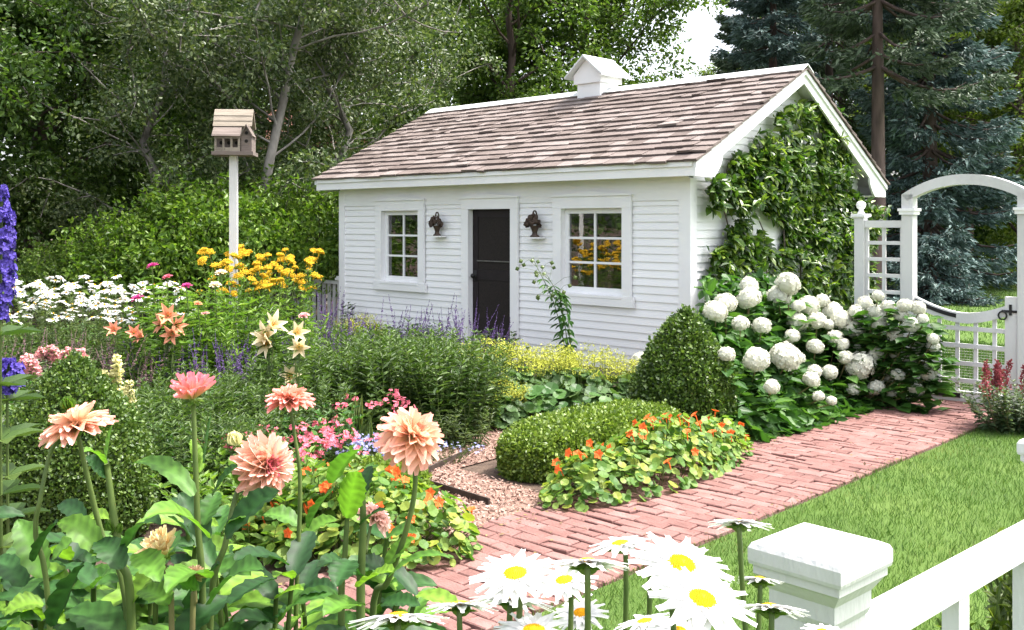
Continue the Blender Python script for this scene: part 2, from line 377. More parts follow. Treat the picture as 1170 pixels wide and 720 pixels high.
scene.view_settings.view_transform = 'Standard'; scene.view_settings.look = 'None'; scene.view_settings.gamma = 1; scene.view_settings.exposure = EXPOSURE
scene.render.engine = 'CYCLES'
scene.cycles.max_bounces = 6; scene.cycles.diffuse_bounces = 3; scene.cycles.glossy_bounces = 3; scene.cycles.transmission_bounces = 4; scene.cycles.transparent_max_bounces = 8
scene.cycles.use_denoising = True; scene.cycles.sample_clamp_indirect = 6
try: scene.cycles.denoiser = 'OPENIMAGEDENOISE'
except Exception: pass

# ================================================================== ground
def sheet(name, polys, z, mat, kind='structure'):
    m = MB()
    for p in polys: m.add([(x, y, z) for x, y in p], [tuple(range(len(p)))])
    o = m.build(name, mat); o['kind'] = kind; return o
sheet('ground', [[(-400, -60), (400, -60), (400, 600), (-400, 600)]], 0, M['soil'])
def quadAS(a0, a1, s0, s1): return [tuple(AS(a, s)[:2]) for a, s in ((a0, s0), (a1, s0), (a1, s1), (a0, s1))]
def ccw(p):
    ar = sum(p[i][0] * p[(i+1) % len(p)][1] - p[(i+1) % len(p)][0] * p[i][1] for i in range(len(p)))
    return p if ar > 0 else p[::-1]
PA0, PA1 = 1.78, 2.87
M['lawnbase'] = m_noise('lawn_turf', (.045, .085, .013), [(.065, .12, .018), (.095, .15, .028)], .9, .95, .9, 160, detail=10.)
sheet('lawn', [ccw(quadAS(PA1 + .02, 45, -22, 40)), ccw(quadAS(.25, PA1 + .02, 1.30, 40)), ccw(quadAS(-30, .25, 6, 40))], .026, M['lawnbase'])
sheet('path_bed', [ccw(quadAS(PA0 - .02, PA1 + .018, -9, 1.28))], .017, M['joint'])
# brick path: real bricks, long side across the path, running bond
m = MB(); bl, bw, gap = .203, .098, .0095
s = -8.8; row = 0
while s < 1.2:
    off = (row % 2) * .5 * bl + rng.normal() * .012; a = PA0 - off
    cuts = [PA0 + rng.normal() * .005] + [c for c in np.arange(PA0 - off, PA1, bl) if PA0 + .055 < c < PA1 - .055] + [PA1 + rng.normal() * .006]
    for a0, a1 in zip(cuts[:-1], cuts[1:]):
        a1 -= gap
        if 1:
            z = .034 + rng.normal() * .0022; tl = rng.normal(size=2) * .0022; j = rng.normal(size=2) * .0025
            pts = [(a0, s), (a1, s), (a1, s + bw - gap), (a0, s + bw - gap)]
            tlt = [-tl[0] - tl[1], tl[0] - tl[1], tl[0] + tl[1], -tl[0] + tl[1]]
            rot = rng.normal() * .012; ca, cs = (a0 + a1) / 2, s + bw / 2
            def rp(p, sh=0):
                da, ds = p[0] - ca, p[1] - cs
                da -= math.copysign(sh, da); ds -= math.copysign(sh, ds)
                return ca + da - rot * ds + j[0], cs + ds + rot * da + j[1]
            bot = [AS(*rp(p), .0) for p in pts]; mid = [AS(*rp(p), z - .005 + t) for p, t in zip(pts, tlt)]; top = [AS(*rp(p, .005), z + t) for p, t in zip(pts, tlt)]
            V = bot + mid + top
            Fq = [(0,1,5,4),(1,2,6,5),(2,3,7,6),(3,0,4,7),(4,5,9,8),(5,6,10,9),(6,7,11,10),(7,4,8,11),(8,9,10,11)]
            # AS() flips handedness: reverse
            m.add(V, [tuple(f) for f in Fq])
    s += bw; row += 1
o = m.build('brick_path', M['brick']); o['kind'] = 'structure'
# wood-chip path from the bricks towards the shed door
chip_poly = [AS(a, s)[:2] for a, s in ((1.76, -5.1), (1.76, -4.0), (.68, -3.9), (.60, -2.1), (.3, -.35), (-3.9, -.35), (-3.9, -1.1), (-1.2, -1.1), (-.35, -2.0), (-.30, -3.5), (.1, -4.5), (.9, -5.0))]
sheet('wood_chip_path', [ccw([tuple(p) for p in chip_poly])], .010, M['mulchbase'])
def inpoly(P, poly):
    x, y = P[:, 0], P[:, 1]; ins = np.zeros(len(P), bool); n = len(poly)
    for i in range(n):
        x0, y0 = poly[i]; x1, y1 = poly[(i + 1) % n]
        c = ((y0 > y) != (y1 > y)) & (x < (x1 - x0) * (y - y0) / (y1 - y0 + 1e-12) + x0); ins ^= c
    return ins
def visible(P, pad=60):                # keep ground cover where the photograph could see it
    u = CU + F * P[:, 0] / np.maximum(P[:, 1], .1)
    return (P[:, 1] > .6) & (u > -pad * 3) & (u < 1170 + pad * 3)
lo, hi = np.min(chip_poly, 0), np.max(chip_poly, 0)
P = rng.uniform(lo, hi, (70000, 2)); P = P[inpoly(P, chip_poly)]; n = len(P)
T_CHIP = T([(-.5,-.18,0),(.5,-.14,.04),(.42,.2,.08),(-.4,.16,.03)], [(0,1,2,3)])
d = rnd_dir(n); d[:, 2] *= .35; up = np.tile([0, 0, 1.], (n, 1)) + rng.normal(size=(n, 3)) * .4
m = MB(); m.scatter(T_CHIP, np.c_[P, .014 + rng.uniform(0, .012, n)], d, up, rng.uniform(.013, .038, n), rng.uniform(.4, 1.1, n))
tag(m.build('wood_chips', M['mulch']), 'loose pinkish wood chips strewn over the side path', 'wood chips', kind='stuff')
# steel bed edging strips
for i, (p, q) in enumerate((((.72, -4.36), (.42, -3.55)), ((.72, -4.36), (1.5, -4.40)))):
    m = MB(); a0, a1 = AS(*p), AS(*q); dv = unit(a1 - a0); nn = np.array([-dv[1], dv[0], 0]) * .006
    m.hull8([a0 - nn, a1 - nn, a1 + nn, a0 + nn] + [x + np.array([0, 0, .055]) for x in (a0 - nn, a1 - nn, a1 + nn, a0 + nn)])
    o = m.build('edging_strip', M['edging'], off=(a0 + a1) / 2); o.location = (a0 + a1) / 2
    tag(o, ['dark steel edging strip running along the side of the box hedge by the wood chips', 'dark steel edging strip across the front end of the box hedge'][i], 'edging')

# grass blades
def grass(name, P, h0, h1, wid, label, mat='grass'):
    n = len(P); d = np.c_[rng.normal(size=(n, 2)) * .42, np.ones(n)]
    m = MB(); m.scatter(T_BLADE, np.c_[P, np.full(n, .022)], d, np.c_[rng.normal(size=(n, 2)), np.zeros(n)], rng.uniform(h0, h1, n), wid)
    tag(m.build(name, M[mat]), label, 'grass', kind='stuff')
def sampleAS(a0, a1, s0, s1, n):
    a = rng.uniform(a0, a1, n); s = rng.uniform(s0, s1, n); return C0 + a[:, None] * A + s[:, None] * S
P = np.concatenate([sampleAS(2.84, 8, -9.5, -4, 170000), sampleAS(2.84, 6.8, -4, 1.6, 120000), sampleAS(6.8, 12, -4, 6, 70000), sampleAS(2.9, 6.8, 1.6, 6, 50000)]); P = P[visible(P, 120)]
edge = noise3(np.c_[P, np.zeros(len(P))], 6., 3) * .03
aa = (P - C0) @ A; P = P[aa > 2.875 + edge]
bare = noise3(np.c_[P, np.zeros(len(P))], 2.2, 9); P = P[(bare < 1.0) | (rng.random(len(P)) < .4)]
pn = noise3(np.c_[P, np.zeros(len(P))], 3.1, 21) + rng.normal(size=len(P)) * .35 + np.clip(.35 - ((P - C0) @ A - 2.87), 0, .35) * 2.2
grass('lawn_grass', P[pn > .95], .016, .045, .7, 'drier yellowish patches of the lawn beside the brick path', 'drygrass'); P = P[pn <= .95]
grass('lawn_grass', P, .020, .052, .7, 'short mown lawn grass beside the brick path')
P = np.concatenate([sampleAS(.3, 3.2, 1.35, 6, 45000), sampleAS(-12, 14, 6, 26, 90000)]); P = P[visible(P, 110)]; P = P[P[:, 0] / P[:, 1] > .33]
grass('far_lawn_grass', P, .05, .09, 1.3, 'sunlit lawn grass beyond the arched garden gate')

# leaf litter and grit caught along the edges of the path
n = 900; a = np.where(rng.random(n) < .6, PA0 + rng.exponential(.10, n), np.where(rng.random(n) < .5, PA1 - rng.exponential(.06, n), rng.uniform(PA0, PA1, n))); s_ = rng.uniform(-7, 1.1, n); k = (a < PA1); a, s_ = a[k], s_[k]; n = len(a)
P = C0 + a[:, None] * A + s_[:, None] * S; d = rnd_dir(n); d[:, 2] *= .25; m = MB(); m.scatter(T_DIAM, np.c_[P, np.full(n, .041)], d, np.array([0, 0, 1.]) + rnd_dir(n) * .3, rng.uniform(.008, .034, n), rng.uniform(.5, 1.3, n))
tag(m.build('leaf_litter', M['litter']), 'small dry leaves and grit lying on the brick path', 'leaf litter', kind='stuff')
# ================================================================== shed
L = 6.035; RW = 1.983; D = 3.94; XR = .25; XL = -L - .25
def zf(y): return 2.365 + (y + .27) * (1.17 / 2.253) if y <= RW else 3.535 - (y - RW) * (1.288 / 2.225)
shed = thing('garden_shed', 'white clapboard garden shed with a weathered cedar shingle roof and a dark door', 'shed', (*C0, 0), ANG)
# openings in the facade: x0, x1, z0, z1
wz0, wz1 = facz(680, 336.5), facz(680, 238)
WL = (facx(438.5), facx(480.5), wz0, wz1); WR = (facx(644), facx(713.5), wz0, wz1)
DR = (facx(538), facx(586), .10, facz(562, 239))
rows = 23; rh = .0858; zb = .13
def split(x0, x1, z0, z1, ops):
    seg = [(x0, x1)]
    for a, b, c, d in ops:
        if z0 < d and z1 > c:
            ns = []
            for p, q in seg:
                if b <= p or a >= q: ns.append((p, q)); continue
                if a > p: ns.append((p, a))
                if b < q: ns.append((b, q))
            seg = ns
    return seg
m = MB()
for k in range(rows):
    z0, z1 = zb + k * rh, zb + (k + 1) * rh
    for p, q in split(-L, 0, z0, z1, (WL, WR, DR)):
        j = rng.normal() * .0012
        m.hull8([(p, -.019 + j, z0), (q, -.019 + j, z0), (q, .05, z0), (p, .05, z0), (p, -.006, z1), (q, -.006, z1), (q, .05, z1), (p, .05, z1)])
    m.hull8([(-L, D - .05, z0), (0, D - .05, z0), (0, D + .022, z0), (-L, D + .022, z0), (-L, D - .05, z1), (0, D - .05, z1), (0, D + .006, z1), (-L, D + .006, z1)])
k = 0
while True:
    z0, z1 = zb + k * rh, zb + (k + 1) * rh; k += 1
    zt = 3.47
    if z0 > zt: break
    def yr(z):
        if z < 2.2: return .052, D - .052
        return max(.052, (z + .06 - 2.365) / (1.17 / 2.253) - .27), min(D - .052, RW + (3.535 - z - .06) / (1.288 / 2.225))
    (y0, y1), (y2, y3) = yr(z0), yr(z1)
    if y1 - y0 < .05: break
    if y3 <= y2: y2 = y3 = RW
    for xo, sg in ((0, 1), (-L, -1)):
        V = [(xo - sg * .05, y0, z0), (xo + sg * .019, y0, z0), (xo + sg * .019, y1, z0), (xo - sg * .05, y1, z0), (xo - sg * .05, y2, z1), (xo + sg * .006, y2, z1), (xo + sg * .006, y3, z1), (xo - sg * .05, y3, z1)]
        m.add(V, [(0,3,2,1),(4,5,6,7),(0,1,5,4),(1,2,6,5),(2,3,7,6),(3,0,4,7)] if sg > 0 else [(0,1,2,3),(4,7,6,5),(0,4,5,1),(1,5,6,2),(2,6,7,3),(3,7,4,0)])
m.build('clapboard_wall', M['siding'], shed)
m = MB().box(-L + .01, -.01, .052, .07, .0, .128); m.box(-L, 0, .0, .05, 0, .126); m.box(-.05, 0, .052, D, 0, .126); m.box(-L, -L + .05, .052, D, 0, .126); m.box(-L, 0, D + .001, D + .04, 0, .126)
m.build('foundation', M['conc'], shed)
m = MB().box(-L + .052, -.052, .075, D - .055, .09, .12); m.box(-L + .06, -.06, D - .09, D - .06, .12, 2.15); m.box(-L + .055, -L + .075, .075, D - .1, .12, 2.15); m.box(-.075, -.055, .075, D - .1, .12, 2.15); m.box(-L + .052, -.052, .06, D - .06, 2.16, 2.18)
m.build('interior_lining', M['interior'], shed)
m = MB()
MB().box(-.115, .0004, -.030, -.001, .10, 2.2355).box(0, .030, -.0298, .09, .10, 2.215).build('corner_board', M['trim'], shed)
MB().box(-L - .0004, -L + .10, -.030, -.001, .10, 2.2355).box(-L - .03, -L, -.0298, .09, .10, 2.215).build('corner_board', M['trim'], shed)
MB().box(.0005, .03, D - .09, D + .03, .10, 2.09).build('corner_board', M['trim'], shed)
m = MB().box(-L + .1005, -.1155, -.027, -.0005, 1.985, 2.2355); m.build('frieze_board', M['trim'], shed)
m = MB().box(XL + .03, XR - .03, -.268, -.243, 2.222, 2.352); m.box(XL + .03, XR - .03, -.290, -.2685, 2.318, 2.366); m.box(XL + .03, XR - .03, 4.18, 4.205, 2.09, 2.235)
m.build('fascia', M['trim'], shed)
m = MB().box(XL + .03, XR - .03, -.2425, .0, 2.236, 2.25); m.box(XL + .03, XR - .03, D, 4.178, 2.098, 2.112); m.build('soffit', M['trim'], shed)
# rake boards with flared feet at both ends
def rake(x0, x1, name='rake_board'):
    zt = lambda y: zf(y)
    n = 7
    foot = [(-.27, 2.219), (.068, 2.219)]
    arc = [(.068 + (.24 - .068) * math.sin(t * math.pi / 2) ** 1.4, 2.219 + (2.455 - 2.219) * (1 - math.cos(t * math.pi / 2)) ** .75) for t in np.linspace(.15, 1, n)]
    front = foot + arc + [(RW, 3.372), (RW, 3.535), (-.27, 2.365)]
    back = [(RW, 3.372)] + [(4.208 - (y + .27) * .93, z - .131 + .0) for y, z in reversed(arc)] + [(4.208 - .338 * .93, 2.088), (4.208, 2.088), (4.208, 2.247), (RW, 3.535)]
    mm = MB(); mm.prism(front[::-1] if x1 > 0 else front[::-1], 0, x0, x1); mm.prism(back[::-1], 0, x0, x1)
    xx0, xx1 = (x1 + .0005, x1 + .022) if x1 > 0 else (x0 - .022, x0 - .0005)
    mm.prism([(-.285, 2.357), (RW, 3.535), (RW, 3.478), (-.285, 2.30)], 0, xx0, xx1); mm.prism([(RW, 3.535), (4.215, 2.243), (4.215, 2.186), (RW, 3.478)], 0, xx0, xx1)
    mm.build(name, M['trim'], shed)
rake(XR - .028, XR); rake(XL, XL + .028)
# roof deck and shingles
m = MB()
m.prism([(-.2425, zf(-.2425) - .005), (RW, 3.53), (RW, 3.50), (-.2425, zf(-.2425) - .035)], 0, XL + .03, XR - .03)
m.prism([(RW, 3.53), (4.178, zf(4.178) - .005), (4.178, zf(4.178) - .035), (RW, 3.50)], 0, XL + .03, XR - .03)
m.build('roof_deck', M['trim'], shed)
roof = MB()
def shingles(y_eave, z_eave, y_r, z_r, nrow):
    e = np.array([y_eave, z_eave]); r = np.array([y_r, z_r]); Ls = np.linalg.norm(r - e); t = (r - e) / Ls; nrm = np.array([-t[1], t[0]]); nrm = nrm if nrm[1] > 0 else -nrm
    ex = Ls / nrow
    for k in range(nrow):
        x = XL - .05; base = k * ex
        while x < XR + .045:
            wd = rng.choice([.13, .17, .21, .26, .31]) * rng.uniform(.9, 1.1); x1 = min(x + wd, XR + .05)
            j = rng.normal() * .006 + (rng.random() < .06) * -.012; th = .021 + rng.uniform(0, .009); ln = min(ex * 1.9, Ls - base)
            b0 = base + j - (.035 if k == 0 else 0); lift = rng.uniform(0, .006) + (rng.random() < .05) * .012; tw = rng.normal() * .004
            P0 = lambda q, h: e + t * q + nrm * h
            a = P0(b0, .016 + lift); b = P0(b0, .016 + th + lift); c = P0(b0 + ln, .006); dd = P0(b0 + ln, .001)
            g = rng.uniform(.002, .006); s2 = rng.normal() * .004
            sk = t * s2
            V = [(x, *a), (x1 - g, *(a + nrm * tw + sk)), (x1 - g, *dd), (x, *dd), (x, *b), (x1 - g, *(b + nrm * tw + sk)), (x1 - g, *c), (x, *c)]
            roof.hull8(V); x = x1
shingles(-.275, zf(-.27) - .0, RW, 3.535, 16)
shingles(4.215, zf(4.208), RW, 3.535, 16)
roof.build('shingle_roof', M['shingle'], shed)
m = MB(); m.prism([(RW - .13, 3.505), (RW, 3.585), (RW, 3.597), (RW - .14, 3.515)], 0, XL - .04, XR + .05); m.prism([(RW, 3.585), (RW + .13, 3.50), (RW + .14, 3.51), (RW, 3.597)], 0, XL - .04, XR + .05)
m.build('ridge_cap', M['ridge'], shed)

def casing(op, z_bottom, with_sill, name):
    x0, x1, z0, z1 = op; f = MB(); cw = .125
    yb, yf = -.0245, -.052
    f.box(x0 - cw, x0, yf, yb, z_bottom, z1); f.box(x1, x1 + cw, yf, yb, z_bottom, z1)
    xm = (x0 + x1) / 2
    f.prism([(x0 - cw - .004, z1 + .0005), (x1 + cw + .004, z1 + .0005), (x1 + cw + .004, z1 + .135), (xm, z1 + .172), (x0 - cw - .004, z1 + .135)], 1, yf - .003, yb)
    f.prism([(x0 - cw - .028, z1 + .1355), (x1 + cw + .028, z1 + .1355), (x1 + cw + .028, z1 + .152), (xm, z1 + .192), (x0 - cw - .028, z1 + .152)][0:2] + [(x1 + cw + .028, z1 + .152), (xm, z1 + .192), (x0 - cw - .028, z1 + .152)], 1, yf - .022, yf - .0035)
    # jambs (the reveal)
    f.box(x0 - .012, x0 - .0005, -.024, .075, z0, z1); f.box(x1 + .0005, x1 + .012, -.024, .075, z0, z1); f.box(x0 - .012, x1 + .012, -.024, .075, z1 + .0005, z1 + .012)
    f.box(x0 - .012, x1 + .012, -.024, .075, z0 - .012, z0 - .0005)
    return f.build(name, M['trim'], shed)
for op in (WL, WR):
    x0, x1, z0, z1 = op
    win = casing(op, z0, True, 'window')
    m = MB().box(x0 - .16, x1 + .16, -.060, -.0245, z0 - .118, z0 - .0005); m.box(x0 - .005, x1 + .005, -.066, -.0605, z0 - .03, z0 - .002); m.build('sill', M['trim'], win)
    m = MB(); fw = .058; y0, y1 = .022, .056
    m.box(x0, x0 + fw, y0, y1, z0, z1); m.box(x1 - fw, x1, y0, y1, z0, z1); m.box(x0 + fw, x1 - fw, y0, y1, z0, z0 + .075); m.box(x0 + fw, x1 - fw, y0, y1, z1 - fw, z1)
    xm = (x0 + x1) / 2; zz0, zz1 = z0 + .075, z1 - fw
    m.box(xm - .0125, xm + .0125, y0 + .006, y1, zz0, zz1)
    for k in (1, 2):
        z = zz0 + (zz1 - zz0) * k / 3
        m.box(x0 + fw, xm - .0125, y0 + .006, y1, z - .0125, z + .0125); m.box(xm + .0125, x1 - fw, y0 + .006, y1, z - .0125, z + .0125)
    m.build('sash', M['trim'], win)
    MB().box(x0 + fw - .003, x1 - fw + .003, .044, .047, z0 + .073, z1 - fw + .003).build('pane', M['glass'], win)
casing(DR, .10, False, 'door_frame')
x0, x1, z0, z1 = DR
door = MB().box(x0, x1, .045, .075, z0, z1)
sw = .095
for (p, q, r_, s_) in ((x0 + .003, x0 + sw, z0 + .003, z1 - .003), (x1 - sw * .55, x1 - .003, z0 + .003, z1 - .003)): door.box(p, q, .031, .0445, r_, s_)
zz = [z0 + .02, z0 + .23, z0 + .98, z0 + 1.10, z1 - .09]
for (r_, s_) in ((z0 + .003, z0 + .22), (z0 + .93, z0 + 1.06), (z1 - .10, z1 - .003)): door.box(x0 + sw + .0005, x1 - sw * .55 - .0005, .0315, .0445, r_, s_)
door = door.build('door', M['dark'], shed)
MB().box(x0 + sw, x1 - sw * .55, .0385, .043, z0 + .221, z0 + .929).build('screen', M['screen'], door)
MB().box(x0 + sw, x1 - sw * .55, .0385, .043, z0 + 1.061, z1 - .101).build('screen', M['screen'], door)
m = MB(); m.box(x0 + sw - .01, x1 - .02, .022, .030, 1.262, 1.276); m.build('push_bar', M['dullbar'], door); m = MB(); m.box(x0 + sw - .01, x1 - .02, .022, .030, .345, .358)
m.build('push_bar', M['dullbar'], door)
MB().tube([(x0 + .36, .02, .12), (x0 + .42, .018, .35)], .006, 6).build('prop_stick', M['dullbar'], door)
kz = H - (315 - CV) / F * 12.6
m = MB().sphere((x0 + .05, -.015, kz), .030, 12, 8); m.tube([(x0 + .05, .031, kz), (x0 + .05, -.01, kz)], .012, 8); m.lathe([(.0, 0), (.001, 0)], (0, 0, 0), 3) if False else None
m.box(x0 + .025, x0 + .075, .025, .0305, kz - .07, kz + .07); m.build('knob', M['blackiron'], door, True)
m = MB().box(x0 - .13, x1 + .13, -.20, -.03, .045, .098); m.build('door_step', M['trim'], shed)
# little shelves under the ornaments and the cast-iron flower baskets
def basket(xc, zb_, sc, label):
    MB().box(xc - .115, xc + .115, -.135, -.0255, zb_ - .016, zb_).build('shelf', M['trim'], shed)
    b = C0 + xc * A + (-.085) * S
    th = thing('flower_basket_ornament', label, 'ornament', (b[0], b[1], zb_), ANG, 'cast iron flower baskets beside the shed door')
    q = MB().lathe([(.0, 0), (.062, 0), (.066, .012), (.04, .028), (.034, .05), (.045, .085), (.066, .12), (.072, .13), (.06, .135), (0, .13)], (0, 0, 0.001), 14)
    q.V[-1][:, 1] *= .62
    q.build('basket', M['iron'], th, True)
    t = np.linspace(0, np.pi, 14); q = MB().tube(np.c_[.036 * np.cos(t), 0 * t, .18 + .128 * np.sin(t) ** .7], .009, 6); q.build('handle', M['iron'], th, True)
    q = MB(); r2 = np.random.default_rng(int(xc * 100) % 97)
    for i in range(26):
        a = r2.uniform(0, 2 * np.pi); rr = .118 * math.sqrt(r2.random()); zz_ = .15 + .115 * (1 - (rr / .118) ** 2) * r2.uniform(.5, 1)
        c = np.array([rr * math.cos(a) * 1.05, -abs(rr * math.sin(a)) * .5 - .01, zz_]); rad = r2.uniform(.018, .028)
        q.sphere(c, (rad, rad * .8, rad), 8, 6)
        for k in range(5):
            aa_ = k / 5 * 6.28 + a; q.sphere(c + rad * .85 * np.array([math.cos(aa_), -.35, math.sin(aa_)]), rad * .5, 6, 5)
    for i in range(10):
        a = -.3 + i / 9 * (math.pi + .6); c0 = np.array([.055 * math.cos(a), -.01, .14]); 
        q.scatter(T_LEAF, [c0], [(math.cos(a), -.25, .55 * math.sin(a) - .15)], [(0, -1, .3)], .085)
    q.build('iron_flowers', M['iron'], th, True); th.scale = (sc, sc, sc)
basket(facx(505), facz(505, 269.5), 1.0, 'dark cast iron flower basket ornament between the left window and the door')
basket(facx(616.5), facz(616.5, 271), 1.02, 'dark cast iron flower basket ornament between the door and the right window')
# cupola on the ridge
cx, cy = -2.84, RW
cup = MB(); cup.box(cx - .20, cx + .20, cy - .20, cy + .20, 3.33, 3.665)
cup.box(cx - .235, cx + .235, cy - .235, cy + .235, 3.655, 3.78); cup.prism([(cx - .235, 3.7805), (cx + .235, 3.7805), (cx, 4.005)], 1, cy - .232, cy + .232)
cup = cup.build('cupola', M['trim'], shed)
m = MB(); zt = 4.035; ze = 3.755; hw = .33
for sg in (-1, 1):
    V = [(cx, zt), (cx + sg * hw, ze), (cx + sg * hw, ze - .026), (cx, zt - .03)]
    m.prism(V if sg < 0 else V[::-1], 1, cy - .33, cy + .33)
m.build('cupola_roof', M['ridge'], cup)
m = MB(); m.prism([(cy - .37, 3.345), (cy - .205, 3.445), (cy - .205, 3.452), (cy - .37, 3.352)], 0, cx - .24, cx + .24); m.build('flashing', M['bar'], cup)

# ================================================================== arbor with lattice wing, and the gate
a0, s0 = 1.806, 1.18
PO = AS(a0, s0); arb = thing('garden_arbor', 'white arched garden arbor with a lattice wing at the end of the brick path', 'arbor', PO, ANG)
W = 1.077; hp = .056
for x in (0, W):
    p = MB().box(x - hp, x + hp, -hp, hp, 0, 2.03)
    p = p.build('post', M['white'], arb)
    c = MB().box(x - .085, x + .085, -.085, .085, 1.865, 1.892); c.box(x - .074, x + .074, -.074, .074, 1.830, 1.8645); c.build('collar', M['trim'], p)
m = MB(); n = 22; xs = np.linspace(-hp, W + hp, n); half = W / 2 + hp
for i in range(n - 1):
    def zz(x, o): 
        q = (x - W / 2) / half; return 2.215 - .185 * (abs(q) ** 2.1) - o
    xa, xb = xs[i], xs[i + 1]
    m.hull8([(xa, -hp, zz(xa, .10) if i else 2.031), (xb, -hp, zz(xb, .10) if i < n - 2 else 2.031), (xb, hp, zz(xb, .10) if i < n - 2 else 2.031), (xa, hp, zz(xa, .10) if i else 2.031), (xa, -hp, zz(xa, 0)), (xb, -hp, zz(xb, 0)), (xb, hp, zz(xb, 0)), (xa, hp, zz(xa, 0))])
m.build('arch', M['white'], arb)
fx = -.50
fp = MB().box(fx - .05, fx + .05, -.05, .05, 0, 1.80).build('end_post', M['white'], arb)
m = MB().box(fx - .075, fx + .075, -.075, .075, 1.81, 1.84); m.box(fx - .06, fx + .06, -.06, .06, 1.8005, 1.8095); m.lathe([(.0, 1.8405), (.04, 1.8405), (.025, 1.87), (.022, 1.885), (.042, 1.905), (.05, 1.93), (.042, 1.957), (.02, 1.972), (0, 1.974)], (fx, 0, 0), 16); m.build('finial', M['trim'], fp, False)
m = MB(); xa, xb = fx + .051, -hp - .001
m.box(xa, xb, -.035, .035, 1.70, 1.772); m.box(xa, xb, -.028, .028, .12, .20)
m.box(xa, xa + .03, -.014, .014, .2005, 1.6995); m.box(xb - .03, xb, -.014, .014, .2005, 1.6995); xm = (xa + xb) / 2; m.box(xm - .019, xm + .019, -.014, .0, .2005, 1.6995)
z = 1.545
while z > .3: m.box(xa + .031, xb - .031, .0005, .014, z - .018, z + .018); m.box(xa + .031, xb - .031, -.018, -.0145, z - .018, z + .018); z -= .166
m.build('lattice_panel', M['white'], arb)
# gate
gate = thing('garden_gate', 'white lattice garden gate with a dipped top rail and black ironwork under the arch', 'gate', AS(a0 + .065, s0 - .0), ANG)
GW = W - .13 ; gx1 = GW
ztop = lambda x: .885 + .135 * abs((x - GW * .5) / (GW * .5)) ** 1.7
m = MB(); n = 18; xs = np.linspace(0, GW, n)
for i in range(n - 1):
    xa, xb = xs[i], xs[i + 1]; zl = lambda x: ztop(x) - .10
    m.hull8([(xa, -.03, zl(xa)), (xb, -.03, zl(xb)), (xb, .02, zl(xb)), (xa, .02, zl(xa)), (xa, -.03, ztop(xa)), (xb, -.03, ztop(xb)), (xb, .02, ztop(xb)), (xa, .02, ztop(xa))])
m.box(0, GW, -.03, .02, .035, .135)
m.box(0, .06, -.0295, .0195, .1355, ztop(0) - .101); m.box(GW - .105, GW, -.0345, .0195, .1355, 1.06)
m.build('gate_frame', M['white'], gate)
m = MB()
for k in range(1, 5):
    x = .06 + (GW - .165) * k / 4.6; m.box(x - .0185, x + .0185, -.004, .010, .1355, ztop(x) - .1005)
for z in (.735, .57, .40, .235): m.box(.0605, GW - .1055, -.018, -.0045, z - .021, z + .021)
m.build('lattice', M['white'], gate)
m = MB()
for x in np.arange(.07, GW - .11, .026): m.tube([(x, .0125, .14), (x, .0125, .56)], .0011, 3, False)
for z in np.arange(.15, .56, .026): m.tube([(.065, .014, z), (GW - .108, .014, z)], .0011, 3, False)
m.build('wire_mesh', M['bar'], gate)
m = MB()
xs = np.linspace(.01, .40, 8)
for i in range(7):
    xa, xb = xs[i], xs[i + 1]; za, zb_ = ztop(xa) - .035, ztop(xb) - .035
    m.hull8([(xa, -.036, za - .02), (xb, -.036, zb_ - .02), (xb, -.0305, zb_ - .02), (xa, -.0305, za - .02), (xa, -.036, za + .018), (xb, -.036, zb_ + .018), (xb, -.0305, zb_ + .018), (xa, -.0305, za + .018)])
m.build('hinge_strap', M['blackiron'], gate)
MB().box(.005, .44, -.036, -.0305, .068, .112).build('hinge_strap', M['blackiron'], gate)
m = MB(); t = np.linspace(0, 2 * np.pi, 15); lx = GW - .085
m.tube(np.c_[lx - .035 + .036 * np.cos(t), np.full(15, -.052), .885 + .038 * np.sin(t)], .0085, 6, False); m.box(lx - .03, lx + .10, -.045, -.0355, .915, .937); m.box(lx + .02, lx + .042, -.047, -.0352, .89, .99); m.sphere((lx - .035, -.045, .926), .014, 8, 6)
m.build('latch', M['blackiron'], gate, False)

# ================================================================== foreground fence with a capped post
fd = np.array([.735, .678]); FA = math.atan2(fd[1], fd[0]); f0 = np.array([.655, 2.11])
fence = thing('garden_fence', 'white fence with a heavy capped post and sloping handrail in the right foreground', 'fence', (*f0, 0), FA)
def fpost(x):
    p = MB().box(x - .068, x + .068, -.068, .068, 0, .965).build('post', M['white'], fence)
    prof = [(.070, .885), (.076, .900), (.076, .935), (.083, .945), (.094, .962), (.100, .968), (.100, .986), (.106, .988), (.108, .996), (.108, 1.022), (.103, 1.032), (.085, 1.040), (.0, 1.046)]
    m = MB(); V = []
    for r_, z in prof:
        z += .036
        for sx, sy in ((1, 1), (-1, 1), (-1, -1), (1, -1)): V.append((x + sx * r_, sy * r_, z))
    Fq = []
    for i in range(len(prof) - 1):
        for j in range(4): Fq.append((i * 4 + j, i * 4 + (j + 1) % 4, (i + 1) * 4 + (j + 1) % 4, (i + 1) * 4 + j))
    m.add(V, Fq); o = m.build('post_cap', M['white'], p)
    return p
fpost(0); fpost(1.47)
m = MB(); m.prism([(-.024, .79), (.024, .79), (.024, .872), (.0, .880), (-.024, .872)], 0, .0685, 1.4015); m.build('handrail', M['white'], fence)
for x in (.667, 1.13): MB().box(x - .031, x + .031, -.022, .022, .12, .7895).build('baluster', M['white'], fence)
MB().box(.0685, 1.4015, -.02, .02, .07, .1195).build('bottom_rail', M['white'], fence)

